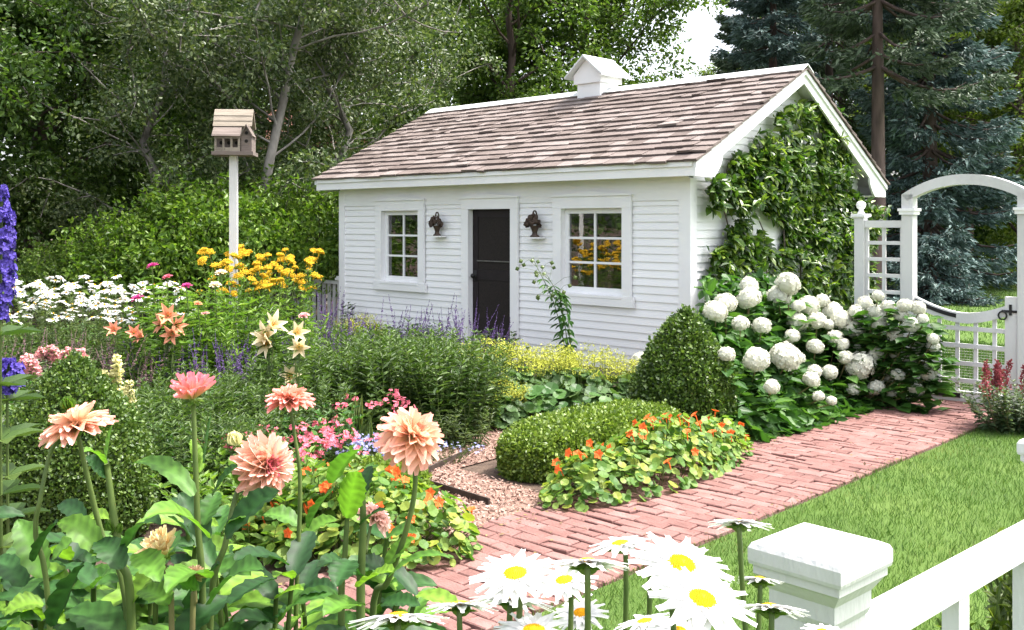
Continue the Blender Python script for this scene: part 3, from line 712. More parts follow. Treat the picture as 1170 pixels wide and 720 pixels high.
# ================================================================== little picket fence by the far corner of the shed
pf0 = C0 + (-L - .08) * A + .10 * S
pick = thing('picket_fence', 'low white picket fence running off the far left corner of the shed', 'fence', (*pf0, 0), ANG)
p = MB().box(-.10, .0, -.05, .05, 0, .90).build('post', M['white'], pick); m = MB().box(-.125, .025, -.075, .075, .9005, .935); m.box(-.11, .01, -.06, .06, .9355, .96); m.build('post_cap', M['trim'], p)
MB().box(-1.9, -.1005, -.045, .045, .84, .885).build('top_rail', M['white'], pick); MB().box(-1.9, -.1005, -.03, .03, .12, .17).build('bottom_rail', M['white'], pick)
for i in range(13): MB().box(-.27 - i * .132, -.205 - i * .132, -.012, .012, .1705, .8395).build('picket', M['white'], pick)
p = MB().box(-2.0, -1.9005, -.05, .05, 0, .90).build('post', M['white'], pick); m = MB().box(-2.025, -1.875, -.075, .075, .9005, .935); m.build('post_cap', M['trim'], p)

# ================================================================== birdhouse on its pole
bx = (267 - CU) / F * 11.0
bh = thing('birdhouse', 'weathered wooden birdhouse on a tall white pole among the flowers', 'birdhouse', (bx, 11.0, 0), R(6))
MB().box(-.042, .042, -.042, .042, 0, 2.49).build('pole', M['white'], bh)
MB().box(-.21, .235, -.17, .20, 2.4905, 2.53).build('floor_board', M['oldwood2'], bh)
m = MB().box(-.175, .10, -.05, .16, 2.5305, 2.72); m.prism([(.1005, 2.5305), (.215, 2.5305), (.215, 2.72), (.158, 2.82), (.1005, 2.72)], 1, -.13, .16)
body = m.build('house_body', M['oldwood2'], bh)
m = MB()
for x in (-.17, -.085, .0, .08): m.box(x - .011, x + .011, -.15, -.128, 2.5305, 2.67)
for x in (-.128, -.042, .04): m.box(x - .03, x + .03, -.149, -.14, 2.5305, 2.575)
m.box(-.185, .095, -.152, -.126, 2.6705, 2.70); m.build('porch', M['oldwood'], bh)
for z in (2.735, 2.645): MB().tube([(.158, -.1305, z), (.158, -.134, z)], .019, 10).build('entrance_hole', M['hole'], body)
for x in (-.125, -.042, .04): MB().tube([(x, -.0505, 2.63), (x, -.054, 2.63)], .020, 10).build('entrance_hole', M['hole'], body)
m = MB()
m.prism([(-.185, 2.695), (-.175, 2.715), (-.02, 2.835), (-.02, 2.81)], 0, -.205, .10); o = m.build('porch_roof', M['oldwood2'], bh)
m = MB()
for i in range(3):
    z0_, z1_ = 2.815 + i * .062, 2.815 + i * .062 + .066; y0_, y1_ = -.05 + i * .035, -.05 + (i + 1) * .035
    m.hull8([(-.215, y0_ - .014, z0_), (.205, y0_ - .014, z0_), (.205, y0_ + .004, z0_), (-.215, y0_ + .004, z0_), (-.215, y1_ - .004, z1_), (.205, y1_ - .004, z1_), (.205, y1_ + .012, z1_), (-.215, y1_ + .012, z1_)])
m.hull8([(-.215, .06, 3.0), (.205, .06, 3.0), (.205, .24, 2.80), (-.215, .24, 2.80), (-.215, .075, 3.015), (.205, .075, 3.015), (.205, .255, 2.81), (-.215, .255, 2.81)])
m.build('roof', M['oldwood'], bh)
m = MB(); m.prism([(.09, 2.70), (.158, 2.83), (.158, 2.81), (.098, 2.695)], 1, -.16, .10); m.prism([(.158, 2.83), (.232, 2.70), (.222, 2.695), (.158, 2.81)], 1, -.16, .10); m.build('gable_roof', M['oldwood2'], bh)
# ================================================================== trees
def limb_path(p, d, ln, r, n=6, wob=.15, droop=0.):
    P = [np.array(p, float)]; d = unit(d)
    for i in range(n):
        d = unit(d + r.normal(size=3) * wob + np.array([0, 0, -droop])); P.append(P[-1] + d * ln / n)
    return np.array(P)
def leaves_at(m, tips, n_per, spread, size, r, tmpl=T_LEAF, flat=.75, upness=.5, wid=1.0):
    tips = np.asarray(tips); k = len(tips)
    c = np.repeat(tips, n_per, 0); n = len(c)
    sp = np.repeat(spread * r.uniform(.55, 1.3, k), n_per)[:, None]
    off = rnd_dir(n, r) * (r.random((n, 1)) ** .45) * sp; off[:, 2] *= flat
    d = unit(off + rnd_dir(n, r) * sp * .7 + np.array([0, 0, -.25]) * sp); up = rnd_dir(n, r) * .8 + np.array([0, 0, upness])
    m.scatter(tmpl, c + off, d, up, size * r.uniform(.65, 1.25, n), wid)
def deciduous(seed, h, spread, z0, nlimb=16, ntw=5, n_per=130, lsz=.12, cl=.5, lean=(0, 0), tr=.16, low=True, multi=1, up=.5):
    r = np.random.default_rng(seed); tk = MB(); tips = []
    for q in range(multi):
        base = np.array([r.normal() * .18 * (multi > 1), r.normal() * .18 * (multi > 1), 0])
        ln_ = np.array(lean) + (r.normal(size=2) * .8 if multi > 1 else 0)
        top = np.array([ln_[0], ln_[1], h * .86])
        tt = np.linspace(0, 1, 10)[:, None]; P = base + (top - base) * tt + np.c_[r.normal(size=(10, 2)) * .10, np.zeros(10)] * np.sin(tt * 3.1) * 1.5
        tk.tube(P, tr * (1 - .85 * tt[:, 0]) + .02, 8)
        for i in range(nlimb // multi):
            f = z0 / h + (1 - z0 / h) * (i + r.random()) / (nlimb // multi) * .96; f = min(f, .97)
            b = P[0] + (P[-1] - P[0]) * f if False else np.array([np.interp(f * (len(P) - 1), np.arange(len(P)), P[:, k]) for k in range(3)])
            az = i * 2.4 + r.normal() * .4; prof = math.sin(math.pi * min(1, max(.12, (f - z0 / h) / (1 - z0 / h) * .8 + .18))) 
            ln = spread * (.45 + .6 * prof) * r.uniform(.75, 1.15)
            dr = np.array([math.cos(az), math.sin(az), up + r.normal() * .15])
            Lp = limb_path(b, dr, ln, r, 6, .14, -.02); tk.tube(Lp, np.linspace(tr * .34 * (1 - f * .6), .012, 7), 5)
            for j in range(ntw):
                t0 = r.integers(2, 7); s_ = Lp[t0]; dd = unit(Lp[min(t0, 5) + 1] - Lp[min(t0, 5)] + rnd_dir(1, r)[0] * .9 + np.array([0, 0, .1]))
                Tp = limb_path(s_, dd, ln * r.uniform(.25, .45), r, 3, .2); tk.tube(Tp, np.linspace(.018, .006, 4), 4)
                tips += [Tp[1], Tp[3]]
            tips.append(Lp[-1])
    cr = MB(); leaves_at(cr, tips, n_per, cl, lsz, r)
    return tk, cr
def tree(name, label, u, d, tk, cr, mt, ml, scale=1., rz=0., group=None, z=0.):
    p = gp(u, d, z); t = thing(name, label, 'tree', p, rz, group)
    tk.build('trunk', mt, t, True); cr.build('crown', ml, t)
    t.scale = (scale,) * 3; return t
def retree(src, label, u, d, scale, rz, mt=None, ml=None, z=0., group=None):
    t = dup(src, gp(u, d, z), rz, scale, label, group)
    for ch in t.children:
        if ml is not None and ch.name.startswith('crown') or mt is not None and ch.name.startswith('trunk'):
            ch.material_slots[0].link = 'OBJECT'; ch.material_slots[0].material = ml if ch.name.startswith('crown') else mt
    return t
# trees on the left: dark maples, then grey-green birches with pale leaning trunks
tA = deciduous(21, 9.5, 3.3, .7, 30, 6, 135, .12, .52)
mA = tree('maple_tree', 'dark leafy maple filling the upper left corner behind the white daisies', 40, 20, *tA, M['barkdark'], M['treedark'], 1.0, .3)
retree(mA, 'dark leafy maple at the far left edge beyond the purple delphinium', -110, 17, .95, 2.1)
retree(mA, 'dark shaded maple standing behind the silvery tree on the left', 150, 25, 1.15, 4.0)
retree(mA, 'dark leafy tree farther back between the two silvery birches', 265, 29, 1.25, 1.2)
tB = deciduous(33, 9.0, 2.5, .9, 26, 5, 95, .085, .42, lean=(.9, .1), tr=.075, multi=1, up=.35)
bA = tree('birch_tree', 'silvery grey green birch left of the birdhouse with a pale leaning trunk', 150, 17.5, *tB, M['barkgrey'], M['birch'], .92, 0)
tC = deciduous(47, 10.0, 2.4, 2.1, 24, 5, 88, .085, .40, lean=(1.25, .1), tr=.085, up=.4)
bB = tree('birch_tree', 'tall birch with a pale grey trunk rising just behind the birdhouse', 284, 17.0, *tC, M['barkgrey'], M['birch'], 1.0, 0)
retree(bA, 'greyish green birch behind the left end of the shed roof', 415, 19, 1.02, 3.4)
retree(bB, 'pale leaved birch with slender bare limbs left of the shed roof', 372, 21.5, 1.0, .9)
# middle trees behind the roof
tD = deciduous(58, 11.0, 3.2, 1.8, 26, 6, 125, .13, .55, tr=.2)
lA = tree('ash_tree', 'green leafy tree behind the middle of the shed roof with dark limbs', 585, 27, *tD, M['barkdark'], M['tree'], 1.0, .4)
retree(lA, 'broad green tree behind the white roof cupola', 668, 29, 1.04, 2.0)
retree(lA, 'green tree at the left end of the roof ridge', 498, 31, 1.0, 5.1)
retree(lA, 'small pale green tree far off under the bright gap in the sky', 792, 44, .82, 3.0, None, M['lime'])
retree(lA, 'small yellow green tree far off behind the ridge beside the spruces', 842, 40, .86, 1.5, None, M['lime'])
# right hand deciduous trees beyond the lawn
retree(mA, 'yellow green tree beyond the arch at the right edge', 1165, 27, .98, .8, None, M['lime'])
retree(mA, 'dark tree behind the blue spruce at the far side of the lawn', 1110, 36, 1.35, 2.9)
retree(mA, 'dark tree in the far upper right corner beyond the lawn', 1240, 33, 1.3, 4.4)
retree(lA, 'dark green tree behind the brown spruce trunk', 965, 38, 1.2, 4.2, None, M['treedark'])
# spruces
def spruce(seed, h, spread, z0, lvl=26, bare=0., lsz=.2, tr=.22):
    r = np.random.default_rng(seed); tk = MB(); cr = MB()
    tk.tube([(0, 0, 0), (.03, .02, h * .3), (-.03, .03, h * .65), (0, 0, h)], [tr, tr * .75, tr * .4, .02], 9)
    Pos, Dir = [], []
    for i in range(lvl):
        f = (i + r.random() * .6) / lvl; z = z0 + (h - z0) * f; ln0 = spread * (1 - f) ** .75 + .25
        nb = 7 if f < .75 else 5
        for k in range(nb):
            if r.random() < bare: continue
            az = k / nb * 6.283 + i * 1.1 + r.normal() * .25; ln = ln0 * r.uniform(.65, 1.15)
            q = np.linspace(0, 1, 7); out = ln * q; zz = -.28 * ln * np.sin(q * 2.2) * r.uniform(.6, 1.2) + .10 * ln * q ** 3
            P = np.c_[out * math.cos(az), out * math.sin(az), z + zz]; tk.tube(P, np.linspace(.04 * (1 - f) + .012, .006, 7), 4, False)
            ns = int(46 * ln / 1.5) + 14
            t = r.uniform(.18, 1.0, ns) ** .8; B = np.stack([np.interp(t, q, P[:, c]) for c in range(3)], 1)
            side = np.where(r.random(ns) < .5, 1, -1)[:, None] * np.array([-math.sin(az), math.cos(az), 0]); fw = np.array([math.cos(az), math.sin(az), -.1])
            lat = r.uniform(0, .42, ns)[:, None] * (1.05 - .6 * t[:, None]) * (ln / 1.6)
            c = B + side * lat + np.c_[np.zeros((ns, 2)), -.35 * lat[:, 0] - r.uniform(0, .10, ns)]
            for rep in range(5):
                Pos.append(c + r.normal(size=(ns, 3)) * .05); Dir.append(unit(fw + side * r.uniform(.2, 1.0, (ns, 1)) + r.normal(size=(ns, 3)) * .45 + np.array([0, 0, -.25])))
    Pos = np.concatenate(Pos); Dir = np.concatenate(Dir); n = len(Pos)
    T_NEED = T([(0,0,0),(.16,.4,.06),(0,1,-.05),(-.16,.4,.06)], [(0,1,2),(0,2,3)])
    cr.scatter(T_NEED, Pos, Dir, rnd_dir(n, r) + np.array([0, 0, .6]), lsz * r.uniform(.6, 1.2, n))
    return tk, cr
sA = spruce(71, 11.5, 2.1, 1.15, 23)
sp = tree('blue_spruce', 'tall blue spruce with drooping boughs seen through the arch', 1062, 23.5, *sA, M['barkdark'], M['spruce'], 1.0, .2)
sB = spruce(72, 14.0, 2.3, 4.9, 19, bare=.28, tr=.18)
sq = tree('spruce_tree', 'old spruce with a thick bare brown trunk right of the shed roof', 1004, 21.5, *sB, M['barkdark'], M['sprucegreen'], 1.0, 1.0)
retree(sp, 'dense spruce rising behind the right end of the shed ridge', 884, 26, .95, 1.9, None, M['spruce'])
retree(sq, 'dark spruce half hidden behind the shed gable peak', 948, 30, 1.05, 2.4)
retree(sp, 'greener spruce between the sky gap and the shed ridge', 862, 33, 1.0, 3.3, None, M['sprucegreen'])
retree(sq, 'tall dark spruce behind the blue spruce in the upper right', 1105, 31, 1.1, 4.0, None, M['sprucegreen'])
sC = spruce(75, 1.9, 1.5, .12, 9, lsz=.17, tr=.06)
tree('young_blue_spruce', 'low spreading blue spruce on the lawn behind the lattice wing', 1064, 21.5, *sC, M['barkdark'], M['spruce'], .82, .2)
# far woodland that closes the horizon
r = np.random.default_rng(90); m = MB(); cl = []
for x in np.linspace(-40, 34, 80):
    u = CU + F * x / 40
    hh = 4.2 if 740 < u < 900 else 7.5
    for k in range(9): cl.append((x + r.normal() * .8, 42 + r.normal() * 2.5, r.uniform(.2, hh)))
leaves_at(m, np.array(cl), 75, 1.35, .26, r)
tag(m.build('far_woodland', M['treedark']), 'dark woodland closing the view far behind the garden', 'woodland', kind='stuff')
m = MB(); cl = []
for x in np.linspace(7, 24, 40):
    for k in range(7): cl.append((x + r.normal() * .4, 32.5 + r.normal() * .8 - .12 * (x - 14), r.uniform(.1, 3.2)))
leaves_at(m, np.array(cl), 90, .75, .16, r)
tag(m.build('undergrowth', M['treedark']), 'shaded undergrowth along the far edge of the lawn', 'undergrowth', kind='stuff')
m = MB(); cl = []
for k in range(330): cl.append((r.uniform(-24, -15), r.uniform(1, 20), r.uniform(.1, 4.5)))
for x in np.linspace(-26, -2.5, 60):
    for k in range(6): cl.append((x + r.normal() * .4, 23.5 + r.normal() * 1.2, r.uniform(.1, 3.0)))
leaves_at(m, np.array(cl), 90, .75, .13, r)
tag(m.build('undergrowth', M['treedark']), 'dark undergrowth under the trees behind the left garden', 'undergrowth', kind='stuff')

# house glimpsed through the birches
hp_ = gp(322, 33); hs = thing('neighbour_house', 'white neighbouring house with a reddish roof glimpsed through the birches', 'house', hp_, R(-20))
MB().box(-2.2, 2.2, -1.8, 1.8, 0, 4.1).build('wall', M['white'], hs)
m = MB(); m.prism([(-2.1, 4.0), (2.1, 4.0), (0, 5.5)], 0, -2.5, 2.5); m.build('roof', m_noise('red_roof', (.30, .13, .10), (.42, .22, .18), 6., .9), hs)
wn_ = MB(); wn_.box(-.6, .6, -1.86, -1.801, 2.6, 3.7); wn_ = wn_.build('window', M['trim'], hs); MB().box(-.5, .5, -1.88, -1.861, 2.7, 3.6).build('pane', M['glass'], wn_)

# yellow-green shrubs behind the flower beds on the left
def shrub_mesh(seed, rx, ry, h, ncl, n_per, lsz, cl, tmpl=T_LEAF):
    r = np.random.default_rng(seed); m = MB(); st = MB(); P = []
    for i in range(ncl):
        d = rnd_dir(1, r)[0]; d[2] = abs(d[2]) * 1.1 - .12; q = r.random() ** .35
        P.append((d[0] * rx * q, d[1] * ry * q, max(.08, h * (.42 + .58 * d[2] * q))))
    for p in P[::3]: st.tube(limb_path((p[0] * .15, p[1] * .15, 0), np.array(p) * [.8, .8, 1.2] + [0, 0, .4], np.linalg.norm(p), r, 5, .12), np.linspace(.022, .005, 6), 5)
    leaves_at(m, P, n_per, cl, lsz, r, tmpl, .9, .5)
    # upright leafy shoots break the outline
    for i in range(60):
        a = r.uniform(0, 6.283); q = math.sqrt(r.random()); b = np.array([rx * q * math.cos(a), ry * q * math.sin(a), h * (1 - .35 * q * q) * r.uniform(.85, .98)])
        Lp = limb_path(b, (r.normal() * .25, r.normal() * .25, 1), r.uniform(.18, .4), r, 5, .12); st.tube(Lp, .005, 4, False)
        tt = np.repeat(Lp, 3, 0); n = len(tt); dd = rnd_dir(n, r) * .9 + np.array([0, 0, .55]); m.scatter(tmpl, tt, dd, np.array([0, 0, 1.]), lsz * r.uniform(.7, 1.2, n))
    return st, m
def plant(name, label, cat, p, stem, fol, ms, ml, rz=0., sc=1., group=None, fname='foliage'):
    t = thing(name, label, cat, p, rz, group)
    if stem is not None and stem.n: stem.build('stems', ms, t, True)
    if fol is not None and fol.n: fol.build(fname, ml, t)
    t.scale = (sc,) * 3 if np.isscalar(sc) else sc
    return t
shA = shrub_mesh(101, 1.5, 1.2, 2.3, 75, 120, .09, .38)
s1 = plant('lilac_shrub', 'large yellow green shrub between the birdhouse pole and the shed', 'shrub', gp(345, 15.5), *shA, M['bark'], M['shrub'], .2)
for (u, d, sc, rz, lb) in ((225, 15.5, 1.02, 1.4, 'bright green shrub behind the birdhouse pole'), (150, 15.0, .82, 2.6, 'low bright shrub left of the birdhouse behind the white daisies'),
                          (290, 16.8, 1.06, 3.9, 'tall light green shrub behind the birdhouse and beside the lilac'), (60, 15.2, .62, 5.0, 'small dark green shrub behind the left end of the daisies')):
    t = dup(s1, gp(u, d), rz, sc, lb)
    if u == 60:
        for ch in t.children:
            if ch.name.startswith('foliage'): ch.material_slots[0].link = 'OBJECT'; ch.material_slots[0].material = M['tree']
# ================================================================== clipped boxwood
def box_fol(P, N, lsz, n_extra=0):
    n = len(P); m = MB(); jit = rng.normal(size=(n, 3)) * .012
    d = unit(N * .55 + rnd_dir(n) * .85 + np.array([0, 0, .25])); up = N * .6 + rnd_dir(n) * .8
    lump = noise3(P, 9., 4) * .012 + noise3(P, 22., 5) * .008
    m.scatter(T_DIAM, P + jit + N * (lump - rng.random(n) ** 2 * .05)[:, None], d, up, lsz * rng.uniform(.65, 1.3, n), 1.35); return m
def topiary(label, p, r, h, n=26000, name='boxwood_cone', ls=.030):
    prof = lambda t: r * np.interp(t, [0, .1, .25, .4, .55, .7, .82, .91, .97, 1], [.90, .97, 1, .96, .84, .63, .41, .225, .09, .02])
    tt = rng.random(n * 3); tt = tt[rng.random(n * 3) < (prof(tt) / r + .06)][:n]; n = len(tt); az = rng.uniform(0, 6.283, n); rr = prof(tt)
    sl = -(prof(np.clip(tt + .01, 0, 1)) - prof(np.clip(tt - .01, 0, 1))) / (.02 * h)
    N = unit(np.c_[np.cos(az), np.sin(az), sl]); P = np.c_[rr * np.cos(az), rr * np.sin(az), tt * h + .02]
    t = thing(name, label, 'topiary', p, 0); m = box_fol(P, N, ls); m.build('foliage', M['box'], t)
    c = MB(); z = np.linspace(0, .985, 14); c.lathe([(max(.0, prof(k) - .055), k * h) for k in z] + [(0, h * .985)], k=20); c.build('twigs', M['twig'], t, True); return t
topiary('clipped boxwood cone in front of the shed corner beside the white hydrangeas', AS(1.15, -1.78), .43, 1.02)
topiary('clipped boxwood cone at the left edge behind the peach dahlias', gp(84, 5.55), .43, 1.0, 44000, ls=.021)
def superbox(n, hx, hy, h, e=3.2):
    th = rnd_dir(n * 2); th = th[th[:, 2] > -.55]; q = (np.abs(th[:, 0]) ** e + np.abs(th[:, 1]) ** e + np.abs(th[:, 2]) ** e) ** (-1 / e)
    P = th * q[:, None]; g = np.sign(P) * np.abs(P) ** (e - 1); N = unit(g / np.array([hx, hy, h * .75]))
    P = P * np.array([hx, hy, h * .62]) + np.array([0, 0, h * .38]); k = P[:, 2] > .01; return P[k], N[k]
def hedge(label, p, hx, hy, h, rz, n=26000, name='box_hedge', ml='boxlight', e=3.2):
    t = thing(name, label, 'hedge', p, rz); P, N = superbox(n, hx, hy, h, e); box_fol(P, N, .027).build('foliage', M[ml], t)
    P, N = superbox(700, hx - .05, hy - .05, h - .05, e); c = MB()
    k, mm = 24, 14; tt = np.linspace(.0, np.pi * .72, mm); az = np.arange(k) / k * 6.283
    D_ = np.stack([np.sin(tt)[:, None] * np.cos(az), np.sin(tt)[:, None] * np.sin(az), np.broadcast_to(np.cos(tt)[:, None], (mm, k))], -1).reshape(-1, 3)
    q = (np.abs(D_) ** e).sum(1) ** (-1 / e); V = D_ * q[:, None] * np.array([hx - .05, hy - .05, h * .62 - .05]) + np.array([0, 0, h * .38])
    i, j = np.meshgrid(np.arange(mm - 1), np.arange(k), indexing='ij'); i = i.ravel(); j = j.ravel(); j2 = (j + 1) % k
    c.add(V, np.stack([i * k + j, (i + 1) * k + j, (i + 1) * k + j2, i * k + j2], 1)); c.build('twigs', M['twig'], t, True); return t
hedge('low rounded boxwood hedge behind the right orange nasturtiums', AS(1.17, -2.97), .31, .88, .345, ANG, 34000)
hedge('small rounded boxwood mound behind the left nasturtiums and blue lobelia', gp(432, 6.15), .30, .28, .27, 0, 9000, 'box_mound', e=2.3)

# ================================================================== nasturtiums
def nasturtium(label, cen, rz, rx, ry, h, n, nfl, seed, flow=None):
    r = np.random.default_rng(seed); t = thing('nasturtium', label, 'flower', cen, rz)
    q = r.random(n) ** .5; az = r.uniform(0, 6.283, n); x = rx * q * np.cos(az); y = ry * q * np.sin(az)
    env = h * np.clip(1 - q ** 2.6, 0, 1) ** .6 * (1 + .28 * noise3(np.c_[x, y, x * 0], 5., seed)); z = env * r.uniform(.35, 1.08, n) + .03
    nn = unit(np.c_[x / rx ** 2 * .35, y / ry ** 2 * .35, .55 + 0 * x] * 1. + r.normal(size=(n, 3)) * .35 + np.array([0, 0, .3]))
    m = MB(); d = np.cross(nn, rnd_dir(n, r)); m.scatter(T_ROUND, np.c_[x, y, z], d, nn, r.uniform(.035, .078, n), 1)
    m.build('leaves', M['nast'], t)
    m = MB()
    for i in range(0, n, 5): m.tube([(x[i] * .7, y[i] * .7, 0), (x[i] * .92, y[i] * .92, z[i] * .6), (x[i], y[i], z[i] - .005)], .0028, 3, False)
    m.build('stems', M['stem'], t)
    for i in range(nfl):
        a = r.uniform(0, 6.283); qq = r.random() ** .5 * .97; px, py = rx * qq * math.cos(a), ry * qq * math.sin(a); pz = h * max(0, 1 - qq ** 2.6) ** .6 * (1 + .28 * float(noise3(np.array([[px, py, 0]]), 5., seed)[0])) + r.uniform(.03, .075)
        m = MB(); ax = unit(np.array([px * .8, py * .8 , .35]) + r.normal(size=3) * .35 + np.array([-.1, -.45, .2])); X, Y, Z = frame(ax); c = np.array([px, py, pz])
        for L_, cp in ((.068, 1.), (.048, .7)):
            m.scatter(T_FL5, [c + ax * .006 * cp], [X + .3 * Y * cp], [ax], L_ * r.uniform(.85, 1.1))
        m.tube([c - ax * .035 - np.array([0, 0, .03]), c - ax * .015, c], [.003, .004, .008], 5)
        m.build('blossom', M['orange'], t)
    return t
nasturtium('sprawling orange nasturtiums spilling over the brick path in front of the low box hedge', AS(1.80, -3.08), ANG + R(4), .40, 1.20, .31, 1500, 46, 5)
nasturtium('orange nasturtiums at the bottom left behind the dahlia stems', gp(405, 5.35), R(-22), .70, .50, .36, 1300, 38, 6)

# ================================================================== hydrangeas
def hyd_head(seed, n=230):
    r = np.random.default_rng(seed); m = MB(); D_ = rnd_dir(n, r); D_ = D_[D_[:, 2] > -.72]; k = len(D_)
    sc = np.array([1., 1., .86]); P = D_ * sc * (1 + r.normal(size=(k, 1)) * .035 + .05 * noise3(D_, 4., seed)[:, None])
    m.scatter(T_FL4, P * .94, np.cross(D_, rnd_dir(k, r)), D_ + r.normal(size=(k, 3)) * .25, r.uniform(.27, .40, k)); m.sphere((0, 0, 0), (.86, .86, .74), 14, 9); return m
HH = [hyd_head(s) for s in (1, 2, 3)]
heads = [(817,358,13.7),(829,348,13),(856,329,11),(856,343,14),(890,340,14),(900,326,14),(924,351,12),(911,369,12),(933,369,11),(951,358,12),(962,367,12),(946,373,7),(977,378,11.5),(954,388,10),(963,396,8),(979,359,10),(988,349,9),(1003,340,7),(1005,364,9),(1005,375,9),(1022,384,9),(1030,363,8.5),(1034,351,9),(1049,354,9),(1041,373,9),(1055,367,7),(1049,399,9),(1066,398,8),(1066,389,7),(1061,427,10),(1047,448,9),(983,419,17),(897,410,18),(864,413,15),(830,407,10),(927,436,10),(930,427,9),(1001,445,10),(1008,434,6),(1017,434,6),(1019,452,6),(950,460,6),(980,399,5),(1021,407,4.5),(939,346,9),(912,352,8),(870,374,11),(846,372,10),(905,386,9),(931,398,10),(966,411,9),(1001,405,9),(1026,430,8),(948,427,9),(882,444,9),(1040,413,8),(975,447,8),(1000,358,9),(1014,352,8),(912,412,8),(935,455,7)]
hb = [AS(1.05, -.95), AS(1.15, .25)]
hy = [thing('hydrangea', lb, 'shrub', p, 0, 'white hydrangeas along the gable wall') for p, lb in zip(hb, ('white hydrangea with big round blooms between the boxwood cone and the path', 'white hydrangea with smaller blooms nearest the lattice gate'))]
hfol = [MB(), MB()]; hst = [MB(), MB()]; proto = [None] * 3
def hz(a, s):                           # foliage height over the sloping bush front
    d = C0[1] + a * A[1] + s * S[1]; va = 335 + 150 * np.clip((a - .95), -.2, 2) * (1 - .72 * np.clip((s - .35) / .4, 0, 1) * np.clip((2.0 - a) / .3, 0, 1))
    return np.clip(H + (CV - va - 9) / F * d - .07 * np.clip(s - .3, 0, 1), .10, 2)
for i, (u, v, rp) in enumerate(heads):
    a = .95 + .80 * np.clip((v - 335) / 120, 0, 1.05) + rng.normal() * .02
    s = gaby(u, a)
    if s > .92:
        s = .92 + rng.uniform(-.15, .06); bb = C0 + s * S; r_ = (u - CU) / F; a = (r_ * bb[1] - bb[0]) / (A[0] - A[1] * r_)
    p = AS(a, s) * (.985 if s < .3 else .955); d = p[1]; p[2] = H + (CV - v) / F * d + .015; rad = rp / F * d * 1.04
    k = 0 if s < -.35 else 1; q = i % 3; loc = p - hb[k]
    if proto[q] is None: o = HH[q].build('flower_head', M['hyd'], hy[k]); proto[q] = o
    else: o = proto[q].copy(); COL.objects.link(o); o.parent = hy[k]
    o.location = loc; o.scale = (rad,) * 3; o.rotation_euler = (rng.normal() * .35, rng.normal() * .35, rng.uniform(0, 6))
    q0 = .3 if s < .2 else .55
    hst[k].tube(curve([loc * [q0, q0, 0], loc * [.3 * q0 + .68, .3 * q0 + .68, .55], loc - np.array([0, 0, rad * .6])], 6), .006, 4, False)
    n = 7 if s < .3 else 30; az = rng.uniform(0, 6.28, n); hfol[k].scatter(T_HEART, loc + np.c_[np.cos(az) * (.03 if s < .3 else .09), np.sin(az) * (.03 if s < .3 else .09), -rad * .95 - rng.uniform(.02, .16 if s < .3 else .40, n)], np.c_[np.cos(az), np.sin(az), rng.uniform(-.25, .35, n)], np.c_[rng.normal(size=(n, 2)) * .2, np.ones(n)], rng.uniform(.10, .17, n), .95)
n = 8800; a = rng.uniform(.55, 1.88, n); s = np.where(rng.random(n) < .30, rng.uniform(.2, 1.08, n), rng.uniform(-1.75, 1.05, n)); k0 = (rng.random(n) < .85)
edge_ = np.clip((1.90 + .14 * noise3(np.c_[s, s * 0, s * 0], 3., 2) - a) / .5, 0, 1) ** .5; z = hz(a, s) * edge_ * rng.uniform(.12, 1., n) ** .6
xx_, yy_ = C0[0] + a * A[0] + s * S[0], C0[1] + a * A[1] + s * S[1]; uu_ = CU + F * xx_ / yy_; sel = (edge_ > 0) & (a < 1.9) & (uu_ > 806 + rng.normal(size=n) * 5 + 25 * (a > 1.5)) & (uu_ < 1068); a, s, z = a[sel], s[sel], z[sel]; n = len(a)
P = C0 + a[:, None] * A + s[:, None] * S; P = np.c_[P, z]; out = np.c_[np.tile(A * .35 - S * .2, (n, 1)) + rng.normal(size=(n, 2)) * .9, rng.normal(size=n) * .45 - .2]
for k in (0, 1):
    q = (s < -.35) == (k == 0); hfol[k].scatter(T_HEART, P[q] - hb[k], out[q], np.c_[rng.normal(size=(q.sum(), 2)) * .55 + A * .2, np.ones(q.sum())], rng.uniform(.07, .16, q.sum()), .92)
    hfol[k].build('foliage', M['hydleaf'], hy[k]); hst[k].build('stems', M['stemred'], hy[k])
b = hyd_head(9); t = thing('hydrangea', 'single pale hydrangea bloom by the shed wall left of the boxwood cone', 'shrub', gp(735, 9.6), 0)
o = b.build('flower_head', M['hyd'], t); o.location = (0, 0, .40); o.scale = (.12,) * 3
m = MB(); m.tube([(0, 0, 0), (.02, 0, .2), (0, 0, .38)], .006, 5); m.build('stems', M['stem'], t); m = MB(); n = 40; dd = rnd_dir(n); m.scatter(T_HEART, dd * [.15, .15, .12] + [0, 0, .2], dd + [0, 0, .1], [0, 0, 1.], rng.uniform(.09, .14, n)); m.build('foliage', M['hydleaf'], t)

# ================================================================== climbing vine on the gable wall
vp = C0 + .03 * A + 1.9 * S; vt = thing('climbing_vine', 'leafy green vine climbing the gable wall of the shed', 'vine', (*vp, 0), ANG)
vpoly = [(gaby(u), gabz(u, v)) for u, v in ((799,375),(797,315),(803,290),(812,280),(818,262),(806,246),(797,236),(797,205),(822,203),(826,180),(845,165),(868,145),(880,127),(897,118),(922,119),(936,132),(945,155),(958,185),(962,210),(975,232),(989,250),(988,290),(995,330),(990,390),(900,420))]
n = 30000; q = np.c_[rng.uniform(.02, 4.2, n), rng.uniform(.2, 3.3, n)]; q = q[inpoly(q, vpoly)]
dn = noise3(np.c_[q, q[:, :1] * 0], 3.2, 12) + .5 * noise3(np.c_[q, q[:, :1] * 0], 8., 13)
gaps = [(gaby(852), gabz(852, 250), .20), (gaby(880), gabz(880, 268), .17), (gaby(868), gabz(868, 258), .12), (gaby(815), gabz(815, 248), .15)]
keep = rng.random(len(q)) < np.clip(.55 + .5 * dn, .06, 1)
